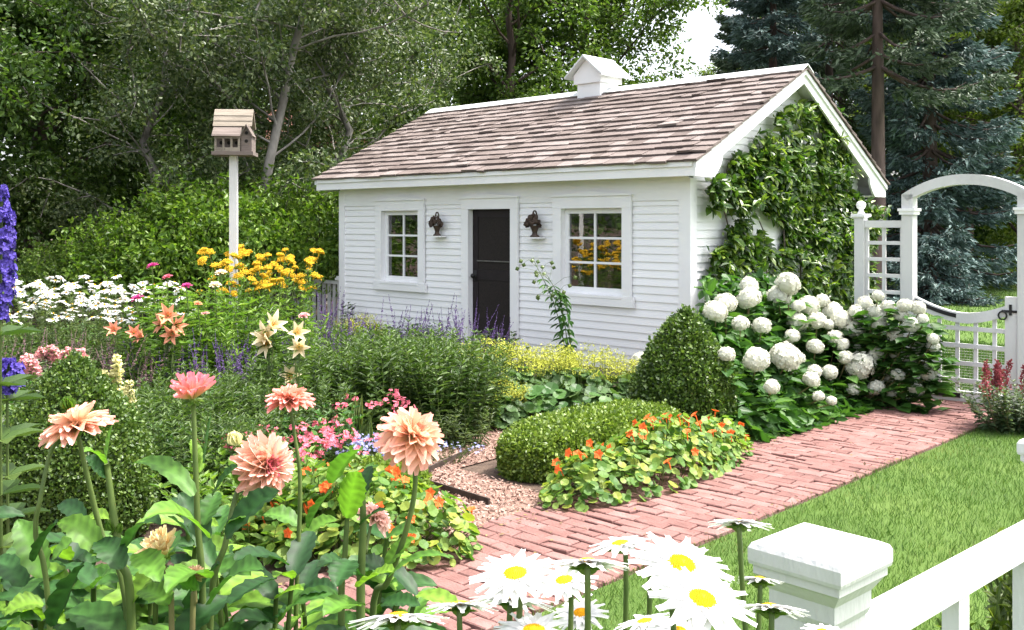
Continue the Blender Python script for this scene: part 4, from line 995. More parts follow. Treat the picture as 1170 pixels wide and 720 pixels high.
for gy, gz, gr in gaps: keep &= ((q[:, 0] - gy) ** 2 * .6 + (q[:, 1] - gz) ** 2 > gr ** 2)
q = q[keep][:12000]; n = len(q); dpt = np.clip(.05 + .10 * (noise3(np.c_[q, q[:, :1] * 0], 2.6, 14) + .6), .02, .26) * rng.uniform(.3, 1.25, n)
P = np.c_[dpt, q[:, 0] - 1.9, q[:, 1]]
d = np.c_[rng.uniform(.1, .9, n), rng.normal(size=n) * .7, rng.normal(size=n) * .45 - .25]; m = MB(); m.scatter(T_LEAF, P, d, np.c_[.5 + rng.random(n), rng.normal(size=n) * .4, .8 + 0 * d[:, 0]], rng.uniform(.075, .145, n), .95)
for i in range(90):                     # loose shoots reaching out
    k = rng.integers(n); Lp = limb_path(P[k], (.8, rng.normal() * .6, .35), rng.uniform(.12, .32), rng, 5, .18, .02); tt = np.repeat(Lp, 3, 0)
    m.scatter(T_LEAF, tt, rnd_dir(len(tt)) + np.array([.3, 0, -.1]), np.array([.3, 0, 1.]), rng.uniform(.06, .12, len(tt)), .9)
m.build('foliage', M['vine'], vt)
m = MB()
for i in range(12):
    y0 = rng.uniform(.3, 3.5); pts = [(.06, y0 - 1.9, 0.)]
    for z in np.linspace(.4, rng.uniform(1.6, 2.9), 6): y0 += rng.normal() * .12; pts.append((.04 + rng.random() * .03, np.clip(y0, .2, 3.6) - 1.9, z))
    m.tube(curve(pts, 16), np.linspace(.018, .006, 16), 5, False)
m.build('woody_stems', M['bark'], vt, True)

# ================================================================== border plants
def stem_fol(seed, nst, rad, h, tmpl, lsz, per, whorl=2, droop=-.1, spread=.35, thick=.004, lw=1., z0=.1, dens=1.):
    """clump of upright leafy stems; returns stems, leaves, stem tips"""
    r = np.random.default_rng(seed); st = MB(); fo = MB(); tips = []
    for i in range(nst):
        a = r.uniform(0, 6.283); q = rad * math.sqrt(r.random()); b = np.array([q * math.cos(a) * .6, q * math.sin(a) * .6, 0]); hh = h * r.uniform(.72, 1.05)
        e = b + np.array([math.cos(a) * q * spread * 1.6 + r.normal() * .04, math.sin(a) * q * spread * 1.6 + r.normal() * .04, hh]); mid = (b + e) / 2 + r.normal(size=3) * .02
        Pc = curve([b, mid, e], 12); st.tube(Pc, np.linspace(thick, thick * .5, 12), 4, False); tips.append((e, unit(e - mid)))
        t = np.linspace(z0, .98, per); B = np.stack([np.interp(t, np.linspace(0, 1, 12), Pc[:, c]) for c in range(3)], 1); B = np.repeat(B, whorl, 0); k = len(B)
        az = np.repeat(np.arange(per) * 1.9 + a, whorl) + np.tile(np.arange(whorl) * 2 * np.pi / whorl, per) + r.normal(size=k) * .3
        up_ = np.repeat(np.linspace(-.15, .75, per), whorl) + droop + r.normal(size=k) * .22
        fo.scatter(tmpl, B, np.c_[np.cos(az), np.sin(az), up_], np.array([0, 0, 1.]) + r.normal(size=(k, 3)) * .2, lsz * r.uniform(.65, 1.15, k) * np.repeat(1 - .45 * np.linspace(0, 1, per) ** 2, whorl), lw)
    return st, fo, tips
G_FILL = 'green perennials filling the flower beds'
# leafy phlox in the middle bed
pv = []
for sd_ in (201, 202, 203):
    st, fo, _ = stem_fol(sd_, 26, .30, .80, T_NARROW, .115, 15, 3, -.05, .5, .004, 1.35)
    pv.append((st, fo))
PL = 'upright leafy green phlox without flowers in the row before the purple salvias'
prot = []
for i, (u, d, sc) in enumerate(((412, 8.15, .98), (446, 8.05, 1.03), (478, 8.1, 1.02), (512, 7.95, 1.06), (540, 8.35, .95), (428, 8.9, 1.0), (470, 8.95, 1.05), (515, 8.9, 1.0), (395, 8.6, 1.0), (550, 9.0, .85), (366, 8.3, .95), (338, 8.0, .95))):
    if i < 3: prot.append(plant('phlox_plant', PL, 'plant', gp(u, d), *pv[i], M['stem'], M['phlox'], rng.uniform(0, 6), sc, 'leafy phlox row'))
    else: dup(prot[i % 3], gp(u, d), rng.uniform(0, 6), sc)
PL2 = 'dark leafy perennial in the dense bed behind the dahlias on the left'
for i, (u, d, sc) in enumerate(((176, 7.0, .92), (205, 6.6, .92), (250, 6.9, .90), (295, 7.2, .92), (212, 6.2, .80), (240, 5.9, .82), (275, 6.3, .80), (318, 6.8, .82), (350, 7.3, .85), (215, 7.6, .9), (265, 7.8, .9), (310, 8.0, .9))):
    dup(prot[i % 3], gp(u, d), rng.uniform(0, 6), sc * .92, PL2, 'dark perennials behind the dahlias')
# salvias: dark purple spikes
def salvia(seed, nst, rad, h, nsp=1., mat='salvia'):
    st, fo, tips = stem_fol(seed, nst, rad, h * .66, T_LEAF, .075, 9, 2, .0, .5, .003, .7); r = np.random.default_rng(seed + 1); sps = []
    for e, d in tips:
        for rep in range(1 if r.random() < (.85 if seed > 301 else .5) else 0):
            ln = r.uniform(.18, .36) * h / .8; dd = unit(d + r.normal(size=3) * .16); sp = MB(); sps.append(sp); k = int(26 * ln / .28); t = r.random(k); c = e + dd * (t * ln)[:, None]; sp.tube([e - dd * .02, e + dd * ln], [.0025, .001], 3, False)
            az = r.uniform(0, 6.28, k); X, Y, Z = frame(dd); o = np.cos(az)[:, None] * X + np.sin(az)[:, None] * Y
            sp.scatter(T_OCT, c + o * (.012 * (1.1 - t))[:, None], o + dd * .6, dd, r.uniform(.012, .021, k) * (1.15 - .6 * t), .55)
    return st, fo, sps
def salv(label, u, d, parts, mat, rz, sc, group=None):
    st, fo, sp = parts; t = plant('salvia', label, 'flower', gp(u, d), st, fo, M['stem'], M['sage'], rz, sc, group); [q_.build('flower_spike', M[mat], t) for q_ in sp]; return t
sv = [salvia(301, 22, .28, .90), salvia(302, 26, .30, .86)]
SL = 'purple salvia with thin dark spikes in front of the white shed wall'
s0_ = salv(SL, 468, 10.3, sv[0], 'salvia', 0, 1.04, 'salvias by the shed'); s1_ = salv(SL, 520, 10.2, sv[1], 'salvia', 0, 1.02, 'salvias by the shed')
for i, (u, d, sc) in enumerate(((430, 10.6, .98), (400, 10.4, .95), (372, 11.2, 1.02), (545, 9.9, .93), (495, 10.8, 1.02), (350, 10.2, .92), (382, 12.3, 1.05))): dup((s0_, s1_)[i % 2], gp(u, d), rng.uniform(0, 6), sc)
SL2 = 'dull purple salvia spikes in the middle of the left flower bed'
for i, (u, d, sc) in enumerate(((205, 8.4, .86), (240, 8.2, .90), (275, 8.5, .90), (310, 8.4, .86), (258, 8.9, .92), (175, 8.6, .85))): dup((s0_, s1_)[i % 2], gp(u, d), rng.uniform(0, 6), sc, SL2, 'salvias in the left bed')
f0_ = salv('faded brownish salvia in front of the white daisies', 40, 8.3, salvia(305, 26, .32, .82), 'fadesalvia', 0, 1.0, 'faded salvias')
for u, d, sc in ((85, 8.2, .98), (125, 8.4, .96), (5, 8.1, 1.0), (160, 8.0, .9), (-30, 8.4, 1.0)): dup(f0_, gp(u, d), rng.uniform(0, 6), sc)
# lady's mantle: round leaves under yellow froth
def mantle(seed, rad, h):
    r = np.random.default_rng(seed); n = 190; q = r.random(n) ** .5; az = r.uniform(0, 6.283, n); P = np.c_[rad * q * np.cos(az), rad * q * np.sin(az), h * .62 * np.sqrt(np.clip(1 - q ** 2, 0, 1)) * r.uniform(.35, 1, n) + .03]
    fo = MB(); nn = unit(np.c_[P[:, :2] * 1.5, .7 + 0 * az] + r.normal(size=(n, 3)) * .25); fo.scatter(T_ROUND, P, np.cross(nn, rnd_dir(n, r)), nn, r.uniform(.07, .15, n)); st = MB(); fl = MB()
    for i in range(46):
        q = math.sqrt(r.random()) * .85; a = r.uniform(0, 6.28); b = np.array([rad * q * math.cos(a), rad * q * math.sin(a), .1]); e = b * [1.15, 1.15, 1] + np.array([0, 0, h * r.uniform(.62, .95) * (1 - .35 * q)]); st.tube([b * .4, (b + e) / 2, e], .0022, 3, False)
        k = 44; c = e + rnd_dir(k, r) * (r.random((k, 1)) ** .5) * np.array([.085, .085, .06]); fl.scatter(T_FL4, c, rnd_dir(k, r), rnd_dir(k, r) + np.array([0, 0, 1.]), r.uniform(.010, .022, k))
    return st, fo, fl
def put_mantle(label, u, d, parts, sc, rz=0): 
    st, fo, fl = parts; t = plant('ladys_mantle', label, 'flower', gp(u, d), st, fo, M['stem'], M['mantle'], rz, sc); fl.build('flower_froth', M['mantleflower'], t); return t
l0 = put_mantle('lady\'s mantle with yellow froth straight in front of the dark door', 592, 9.0, mantle(401, .36, .66), 1.)
l1 = put_mantle('lady\'s mantle with the brightest yellow froth left of the boxwood cone', 668, 9.1, mantle(402, .36, .62), 1.)
for i, (u, d, sc, lb) in enumerate(((632, 9.35, .9, 'lady\'s mantle between two brighter clumps at the foot of the tall lily'), (712, 9.3, .8, 'small greenish lady\'s mantle against the left side of the boxwood cone'), (556, 9.6, .95, 'lady\'s mantle at the left end of the yellow clumps beside the phlox'), (412, 12.4, .95, 'yellow frothy clump against the shed wall under the left window'), (575, 8.5, .62, 'low pale lady\'s mantle at the end of the wood chip path'))): dup((l0, l1)[i % 2], gp(u, d), i * 1.3, sc, lb)
# big rounded leaves low in front of the yellow clumps
bl_ = MB(); r = np.random.default_rng(5); n = 90; P = np.c_[r.normal(size=n) * .42, r.normal(size=n) * .14, r.uniform(.06, .32, n)]; nn = unit(np.c_[P[:, 0] * .5, -.5 + r.normal(size=n) * .3, np.ones(n)]); bl_.scatter(T_ROUND, P, np.cross(nn, rnd_dir(n, r)), nn, r.uniform(.07, .14, n))
plant('coral_bells', 'low clump of large rounded green leaves between the phlox and the box hedge', 'plant', gp(628, 8.55), None, bl_, M['stem'], M['hydleaf'])
# tall lily not yet open, leaning against the white wall
st = MB(); fo = MB(); buds_ = []; r = np.random.default_rng(8); LB = gp(640, 10.0)
for k, (dx, top) in enumerate(((-.16, 1.36), (-.03, 1.22), (.06, 1.05))):
    P = curve([(.04 + .05 * k, 0, 0), (.05 + .03 * k, 0, .45), (dx * .55 + .02, -.03, .95), (dx - .10, -.05, top)], 22); st.tube(P, np.linspace(.007, .003, 22), 5, False)
    for i in range(4, 19):
        for j in range(3):
            a = i * 2.2 + j * 2.1 + r.normal() * .3; fo.scatter(T_LEAF, [P[i]], [(math.cos(a), math.sin(a), -.55 + r.normal() * .2)], [(0, 0, 1)], .17 * (1 - .45 * i / 19), .52)
    for i in range(7):
        b = P[-1 - i % 4]; e = b + np.array([r.normal() * .12, r.normal() * .08, r.uniform(-.05, .14)]); st.tube([b, (b + e) / 2 + [0, 0, .03], e], .0018, 3, False); bl2 = MB(); bl2.scatter(T_OCT, [e - [0, 0, .02]], [(r.normal() * .3, r.normal() * .3, -1)], [(1, 0, 0)], .05, .35); buds_.append(bl2)
t = plant('lily_plant', 'tall leafy lily with drooping buds leaning against the wall under the right window', 'plant', LB, st, fo, M['stem'], M['hydleaf']); [b_.build('bud', M['stem'], t) for b_ in buds_]
st, fo, _ = stem_fol(77, 3, .06, .55, T_LEAF, .10, 9, 2); plant('climber_shoot', 'thin leafy shoot against the far left corner of the shed', 'plant', gp(398, 14.0), st, fo, M['stem'], M['phlox'], 0, 1.4)

# ------------------------------------------------------------------ daisies
def petals(m, T_, c, ax, n, length, tilt, r0=.0, c0=None, c1=None, rr=None, jit=.06, wid=1., h=0., ph=0., arc=None):
    """ring / spiral of petals round an axis; tilt = angle from the axis (scalar or array)"""
    rr = rr or rng; X, Y, Z = frame(ax); k = np.arange(n); az = (k * 2.39996 if arc is None else k / n * 2 * np.pi) + ph + rr.normal(size=n) * jit
    t = np.broadcast_to(np.asarray(tilt, float), (n,)) + rr.normal(size=n) * jit; rad = np.cos(az)[:, None] * X + np.sin(az)[:, None] * Y
    d = np.cos(t)[:, None] * Z + np.sin(t)[:, None] * rad; up = np.sin(t)[:, None] * Z - np.cos(t)[:, None] * rad
    cc = None
    if c0 is not None:
        y = np.clip(T_[0][:, 1], 0, 1) ** .8; c0 = np.broadcast_to(np.asarray(c0, float), (n, 3)); c1 = np.broadcast_to(np.asarray(c1, float), (n, 3)); cc = c0[:, None, :] * (1 - y[None, :, None]) + c1[:, None, :] * y[None, :, None]
    m.scatter(T_, np.asarray(c) + rad * r0 + Z * np.broadcast_to(h, (n,))[:, None], d, up, np.broadcast_to(length, (n,)) * rr.uniform(.92, 1.06, n), wid, cc)
TP_D = petal_T(5, .125, .35, .05, -.10, .55, .02)
def daisy_head(m, dm, c, ax, rad, rr, droop=1.62):
    petals(m, TP_D, c, ax, 17, rad * .82 , droop, rad * .17, rr=rr, jit=.07, arc=1, wid=1.55); petals(m, TP_D, c, ax, 14, rad * .80, droop - .09, rad * .16, rr=rr, jit=.05, arc=1, ph=.21, h=rad * .025, wid=1.45)
    X, Y, Z = frame(ax); k = np.arange(110); q = np.sqrt(k / 110); P = np.asarray(c) + (rad * .26) * q[:, None] * (np.cos(k * 2.39996)[:, None] * X + np.sin(k * 2.39996)[:, None] * Y) + Z * (rad * .10 * (1 - .75 * q ** 2))[:, None]
    dm.scatter(T_OCT, P, np.tile(X, (110, 1)), Z, rad * .075)
def far_daisy(rr):
    m = MB(); petals(m, T_NARROW, (0, 0, 0), (0, 0, 1), 13, 1., 1.6, .1, rr=rr, jit=.1, arc=1, wid=1.6); m.sphere((0, 0, .05), (.26, .26, .16), 8, 5, (.75, .42, .02)); return m
st, fo, tips = stem_fol(501, 97, .62, 1.16, T_NARROW, .10, 13, 2, 0., .42, .003, 1.2)
dz = thing('daisy_clump', 'broad clump of white daisies in front of the dark trees at the left', 'flower', gp(64, 9.6), 0); st.build('stems', M['stem'], dz); fo.build('foliage', M['sage'], dz)
m = far_daisy(rng); m.hascol = True
fp_ = m.build('blossom', M['petal'], dz)
for i, (e, d) in enumerate(tips[:95]):
    o = fp_ if i == 0 else fp_.copy()
    if i: COL.objects.link(o); o.parent = dz
    o.location = e; o.scale = (rng.uniform(.042, .060),) * 3; o.rotation_euler = (rng.normal() * .28 + .12, rng.normal() * .28, rng.uniform(0, 6))
dup(dz, gp(128, 9.4), 2.2, .97, 'clump of white daisies beside the deep magenta zinnias at the left')
dz['label'] = 'clump of white daisies just right of the tall violet delphinium'
# ------------------------------------------------------------------ yarrow
st, fo, tips = stem_fol(521, 96, .60, 1.40, T_NARROW, .12, 12, 2, 0., .30, .004, 1.1)
yr_ = thing('yarrow_clump', 'clump of golden yellow yarrow between the birdhouse pole and the shed', 'flower', gp(304, 10.6), 0); st.build('stems', M['stem'], yr_); fo.build('foliage', M['fresh'], yr_)
m = MB(); k = 150; q = np.sqrt(rng.random(k)); a = rng.uniform(0, 6.28, k); m.scatter(T_OCT, np.c_[q * np.cos(a), q * np.sin(a), .42 * (1 - q ** 2) + rng.normal(size=k) * .09], rnd_dir(k), [0, 0, 1.], rng.uniform(.15, .26, k)); m.lathe([(.1, -.8), (.12, -.3), (.85, -.02), (.6, .15), (0, .25)], k=12)
yp = m.build('flower_head', M['yellow'], yr_)
for i, (e, d) in enumerate(tips):
    o = yp if i == 0 else yp.copy()
    if i: COL.objects.link(o); o.parent = yr_
    o.location = e; s_ = rng.uniform(.036, .062); o.scale = (s_, s_, s_ * 1.15); o.rotation_euler = (rng.normal() * .3, rng.normal() * .3, rng.uniform(0, 6))
# ------------------------------------------------------------------ lilies, zinnias, snapdragons
TP_L = petal_T(6, .20, .1, .12, -.28, .85)
def lily(label, u, d, blooms, ci, co_, h_leaf, seed, size=.12):
    r = np.random.default_rng(seed); base = gp(u, d); t = thing('lily', label, 'flower', base, 0); st = MB(); fo = MB()
    for (bu_, bv, yaw, tiltz) in blooms:
        c = at(bu_, bv, d + r.normal() * .05) - base; ax = unit((math.cos(yaw), math.sin(yaw), tiltz)); b = c - ax * .05 - np.array([0, 0, .06])
        P = curve([(c[0] * .4, c[1] * .4, 0), (c[0] * .7, c[1] * .7, c[2] * .55), b, c - ax * .03], 14); st.tube(P, np.linspace(.007, .004, 14), 5, False)
        m = MB(); petals(m, TP_L, c - ax * .03, ax, 6, size, .55, .008, ci, co_, r, .05, 1., arc=1); petals(m, T_NARROW, c - ax * .01, ax, 6, size * .5, .25, 0, (.6, .45, .1), (.5, .2, .05), r, .1, .25, arc=1); m.build('blossom', M['petal'], t)
        for i in range(2, 12):
            for j in range(3): a = i * 1.3 + j * 2.1; fo.scatter(T_NARROW, [P[i]], [(math.cos(a), math.sin(a), .1 + r.normal() * .2)], [(0, 0, 1)], .13, 1.)
    st.build('stems', M['stem'], t); fo.build('foliage', M['phlox'], t); return t
CR0, CR1 = (.78, .60, .20), (.86, .74, .55)
lily('cream lily with three open trumpets standing in the middle bed', 306, 7.4, ((304, 384, -1.9, .55), (311, 372, -.6, .6), (306, 392, -2.2, -.1)), CR0, CR1, .1, 1, .135)
lily('pair of cream lilies right of the three trumpet lily', 340, 7.6, ((339, 380, -.9, .3), (342, 397, -1.4, .0), (331, 430, -1.2, .5)), CR0, CR1, .1, 2, .11)
lily('coral orange lilies rising behind the purple salvias', 193, 8.0, ((192, 360, -1.2, .3), (185, 370, -2.4, .1), (201, 372, -.5, .0), (196, 382, -1.6, -.1)), (.78, .33, .14), (.80, .36, .24), .1, 3, .11)
lily('low coral lilies left of the taller coral lily', 150, 8.3, ((130, 376, -1.5, .5), (153, 380, -1.2, .4), (160, 384, -2.2, .3)), (.75, .28, .14), (.78, .33, .24), .1, 4, .085)
def zinnia(label, u, v, d, mat, rad, seed):
    r = np.random.default_rng(seed); base = gp(u, d); c = at(u, v, d) - base; t = thing('zinnia', label, 'flower', base, 0); st = MB(); P = curve([(.08 * r.normal(), 0, 0), c * [1, 1, .5] + [.03, 0, 0], c], 14); st.tube(P, .005, 5, False); st.build('stems', M['stem'], t)
    fo = MB()
    for k in range(5):
        Q = P + np.array([r.normal() * .12, r.normal() * .12, 0]) * np.linspace(.3, 1.5, 14)[:, None] if k else P; Q = Q * [1, 1, 1 - .06 * k]
        fo.tube(Q, .003, 4, False)
        for i in range(1, 13):
            for j in range(3): a = i * 1.57 + j * 2.1 + r.normal() * .3; fo.scatter(T_LEAF, [Q[i]], [(math.cos(a), math.sin(a), .15 + r.normal() * .2)], [(0, 0, 1)], .12 * r.uniform(.7, 1.1), .75)
    fo.build('foliage', M['fresh'], t)
    m = MB(); ax = (r.normal() * .2, -.35, 1); n = 42; k = np.arange(n) / n; petals(m, petal_T(3, .26, .6, .1, -.1, .7), c, ax, n, rad * (.35 + .65 * k), .25 + 1.3 * k, .004, rr=r); m.build('blossom', M[mat], t)
for i, (u, v, d, mat, rad, lb) in enumerate(((174, 304, 9.0, 'magenta', .055, 'deep magenta zinnia standing highest left of the birdhouse pole'), (191, 317, 9.0, 'pink', .05, 'pink zinnia just right of the deep magenta one'), (157, 341, 8.7, 'magenta', .06, 'magenta zinnia at the right end of the white daisies'), (213, 327, 8.8, 'magenta', .05, 'small magenta zinnia between the pink zinnia and the birdhouse pole'),
        (252, 312, 9.2, 'cream', .06, 'cream zinnia left of the birdhouse pole'), (246, 326, 9.0, 'cream', .06, 'peach cream zinnia below the cream zinnia by the pole'), (347, 361, 9.0, 'palepink', .055, 'pale pink zinnia in front of the picket fence'), (226, 347, 8.6, 'coral', .035, 'little coral zinnia below the small magenta zinnia'), (234, 358, 8.7, 'palepink', .035, 'little pale pink zinnia above the purple salvias'))): zinnia(lb, u, v, d, mat, rad, 600 + i)
st, fo, _ = stem_fol(611, 20, .30, 1.12, T_NARROW, .13, 18, 3, 0, .6, .004, 1.3)
p0 = plant('tall_perennial', 'tall feathery green perennial left of the birdhouse pole', 'plant', gp(222, 9.6), st, fo, M['stem'], M['fresh'], 0, 1.12)
for u, d, sc, lb in ((262, 9.5, .98, 'tall green perennial wrapping the foot of the birdhouse pole'), (318, 9.3, .92, 'leafy green perennial below the golden yarrow'), (188, 9.9, .98, 'tall green perennial behind the magenta zinnias'), (285, 8.9, .86, 'green perennial between the birdhouse pole and the cream lilies')): dup(p0, gp(u, d), u, sc, lb)
def snap(label, u, d, spikes, mat, ht, seed, name='snapdragon'):
    r = np.random.default_rng(seed); base = gp(u, d); t = thing(name, label, 'flower', base, 0); st = MB(); fo = MB()
    for (su, v0, v1) in spikes:
        a_, b_ = at(su, v1, d) - base, at(su + r.normal() * 2, v0, d) - base; P = curve([(a_[0] * .6, 0, 0), a_ * [1, 1, .6], a_, b_], 16); st.tube(P, .004, 4, False); m = MB(); n = int(26 * max(1, ht)); tt = r.random(n); az = r.uniform(0, 6.28, n); c = a_ + (b_ - a_) * tt[:, None]
        o = np.c_[np.cos(az), np.sin(az), np.full(n, .2)]; m.scatter(T_FL5, c + o * (.026 * (1.15 - .7 * tt))[:, None], o + rnd_dir(n, r) * .4, o + rnd_dir(n, r) * .5, .055 * (1.2 - .55 * tt)); m.scatter(T_OCT, c + o * .02, o, [0, 0, 1.], .035 * (1.2 - .6 * tt)); m.build('flower_spike', M[mat], t)
        for i in range(1, 13):
            for j in range(3): a = i * 2 + j * 2.1; fo.scatter(T_NARROW, [P[i]], [(math.cos(a), math.sin(a), .35)], [(0, 0, 1)], .10, .9)
    st.build('stems', M['stem'], t); fo.build('foliage', M['sage'], t)
snap('pale yellow snapdragon above the left boxwood cone', 133, 6.6, ((133, 407, 432), (122, 425, 437), (138, 432, 462), (147, 436, 470)), 'paleyellow', 1.4, 1)
snap('soft pink snapdragons left of the yellow one', 66, 7.2, ((47, 398, 410), (55, 396, 408), (63, 397, 412), (72, 398, 413), (84, 400, 412), (92, 400, 410)), 'palepink', .8, 2)
snap('pink snapdragons above the dark blue delphinium at the left edge', 30, 6.6, ((24, 408, 424), (33, 405, 426), (38, 412, 428)), 'palepink', .9, 3)
# ------------------------------------------------------------------ delphiniums at the left edge
def delph(label, u, d, v0, v1, rad, n, seed):
    r = np.random.default_rng(seed); base = gp(u, d); t = thing('delphinium', label, 'flower', base, 0); a_, b_ = at(u - 2, v1, d) - base, at(u, v0, d) - base; P = curve([(0, 0, 0), a_ * [.5, .5, .5], a_, b_], 12); m = MB(); m.tube(P, .006, 5); m.build('stems', M['stem'], t)
    tt = r.random(n); az = r.uniform(0, 6.28, n); c = a_ + (b_ - a_) * tt[:, None]; o = np.c_[np.cos(az), np.sin(az), np.full(n, .15)]; m = MB(); rd = rad * .95 * np.sqrt(r.uniform(.55, 1, n)) * np.clip((1 - tt) * 4, .35, 1) * np.clip(tt * 6, .5, 1)
    m.scatter(T_FL5, c + o * rd[:, None], np.cross(o, rnd_dir(n, r)), o + rnd_dir(n, r) * .6, r.uniform(.022, .036, n)); m.scatter(T_FL5, c + o * rd[:, None] * .8, np.cross(o, rnd_dir(n, r)), o + rnd_dir(n, r) * .8, .028); m.scatter(T_OCT, c + o * rd[:, None] * .9, o, o, .007); m.build('flower_spike', M['violet'], t)
    fo = MB()
    for i in range(1, 8):
        for j in range(4): a = i * 2 + j * 1.6; fo.scatter(T_LEAF, [P[i]], [(math.cos(a), math.sin(a), .2)], [(0, 0, 1)], .16, 1.)
    fo.build('foliage', M['phlox'], t)
delph('tall violet blue delphinium spike cut by the left edge of the picture', 2, 3.6, 215, 366, .052, 330, 1)
delph('lower dark blue delphinium cluster at the left edge below the tall spike', 10, 3.9, 412, 449, .064, 140, 2)
# ------------------------------------------------------------------ low pink and blue flowers
def lowflow(label, u, d, rx, ry, h, mat, nfl, fsz, ml, seed, name, nst=40, cl=7):
    st, fo, tips = stem_fol(seed, nst, 1., h * .92, T_NARROW, .085, 10, 2, 0, .45, .003, 1.1); r = np.random.default_rng(seed)
    for b in (st, fo): b.V = [v * np.array([rx, ry, 1]) for v in b.V]
    t = plant(name, label, 'flower', gp(u, d), st, fo, M['stem'], M[ml]); m = MB()
    for e, _ in tips:
        if r.random() < nfl: c = e * [rx, ry, 1] + rnd_dir(cl, r) * [.05, .05, .02]; m.scatter(T_FL5, c, rnd_dir(cl, r), np.array([0, -.2, 1.]) + rnd_dir(cl, r) * .5, fsz * r.uniform(.7, 1.2, cl))
    m.build('blossoms', M[mat], t)
lowflow('pink phlox flowers low behind the peach dahlias', 345, 6.4, .42, .26, .42, 'pink', .8, .042, 'phlox', 701, 'pink_phlox')
lowflow('rosy pink phlox flowers at the left of the low pink bed', 300, 6.2, .35, .30, .44, 'pink', .6, .040, 'phlox', 702, 'pink_phlox')
lowflow('pink phlox patch beside the iris leaves and the blue lobelia', 425, 7.3, .32, .25, .46, 'pink', .6, .04, 'phlox', 706, 'pink_phlox', 24)
lowflow('pale blue lobelia carpet beside the wood chip path', 428, 6.75, .27, .22, .27, 'lobelia', 1., .026, 'sage', 703, 'lobelia', 70, 14)
lowflow('low blue edging lobelia at the corner of the wood chip path', 505, 7.2, .22, .18, .14, 'lobelia', .6, .02, 'sage', 704, 'lobelia', 30, 8)
m = MB(); r = np.random.default_rng(3)
for i in range(18): b = r.normal(size=3) * [.06, .05, 0]; m.scatter(T_NARROW, [b], [(r.normal() * .16, r.normal() * .16, 1)], [(0, -1, .1)], r.uniform(.3, .55), .45)
plant('iris_leaves', 'tuft of sword shaped iris leaves behind the lobelia', 'plant', gp(412, 7.05), None, m, M['stem'], M['sage'])
for u, d, lb in ((530, 7.75, 'small green tuft at the foot of the phlox by the wood chips'), (478, 7.55, 'small grassy tuft behind the lobelia')):
    st, fo, _ = stem_fol(int(u), 24, .2, .30, T_NARROW, .08, 8, 3); plant('edging_plant', lb, 'plant', gp(u, d), st, fo, M['stem'], M['sage'])
# ------------------------------------------------------------------ astilbe by the gate, small shrub by the fence
ap = gp(1160, 8.25); t = thing('astilbe', 'red plumed astilbe with variegated leaves at the right edge by the gate', 'flower', ap, 0); st, fo, tips = stem_fol(801, 60, .34, .40, T_LEAF, .075, 11, 3, 0, .5, .003, .9)
fo.build('foliage', M['astleaf'], t); m = MB()
for i in range(14):
    b = np.array([rng.normal() * .17 + .02, rng.normal() * .14, .36]); e = b + np.array([rng.normal() * .05, rng.normal() * .04, rng.uniform(.14, .28)]); st.tube([b * [.6, .6, 0], b, e], .003, 4, False); n = 150; q = rng.random(n); c = b + (e - b) * q[:, None] + rnd_dir(n) * ((1.05 - q) * .05)[:, None]; m.scatter(T_DIAM, c, rnd_dir(n) + [0, 0, .8], rnd_dir(n), rng.uniform(.016, .034, n))
st.build('stems', M['stemred'], t); m.build('flower_plumes', M['red'], t)
st, fo = shrub_mesh(811, .22, .22, .42, 18, 30, .045, .09); plant('small_shrub', 'small yellow green shrub on the lawn behind the white handrail', 'shrub', gp(1200, 3.2), st, fo, M['stem'], M['lime'])
# ------------------------------------------------------------------ low filler so that no bare soil shows between the plants
st, fo, _ = stem_fol(821, 34, .34, .42, T_LEAF, .10, 8, 3, 0, .5, .003, .8); r = np.random.default_rng(31); FL = 'low leafy green plant covering the soil between taller flowers'
fp1 = plant('ground_plant', FL, 'plant', gp(250, 9), st, fo, M['stem'], M['phlox'], 0, 1., G_FILL); cnt = 0
for d in np.arange(4.6, 13.2, .52):
    for x in np.arange(-9.2, .1, .52):
        px, py = x + r.normal() * .12, d + r.normal() * .12; a, s = (np.array([px, py]) - C0) @ A, (np.array([px, py]) - C0) @ S; u = CU + F * px / py
        if u < -230 or a > 1.35 or s > -.35 and a > -7 : continue
        if inpoly(np.array([[px, py]]), [tuple(p) for p in chip_poly])[0] or min(np.hypot(*(np.array([px, py]) - p)) for p in [np.array(AS(a_, s_)[:2]) for a_, s_ in ((.55, -4.4), (.55, -3.3), (.6, -2.5), (.1, -1.2), (1.1, -3.1), (.3, -3.6), (.9, -4.9), (1.15, -1.8), (.9, -3.8), (1.3, -3.9), (.75, -2.7), (.5, -3.8), (.8, -2.2))]) < .5: continue
        if u < 230 and py < 5.75: continue
        o = dup(fp1, (px, py, 0), r.uniform(0, 6), r.uniform(.75, 1.2)); cnt += 1; mm_ = M[['phlox', 'fresh', 'hydleaf', 'mantle', 'sage', 'box'][r.integers(6)]]
        for ch in o.children:
            if ch.name.startswith('foliage'): ch.material_slots[0].link = 'OBJECT'; ch.material_slots[0].material = mm_
print('fillers', cnt)
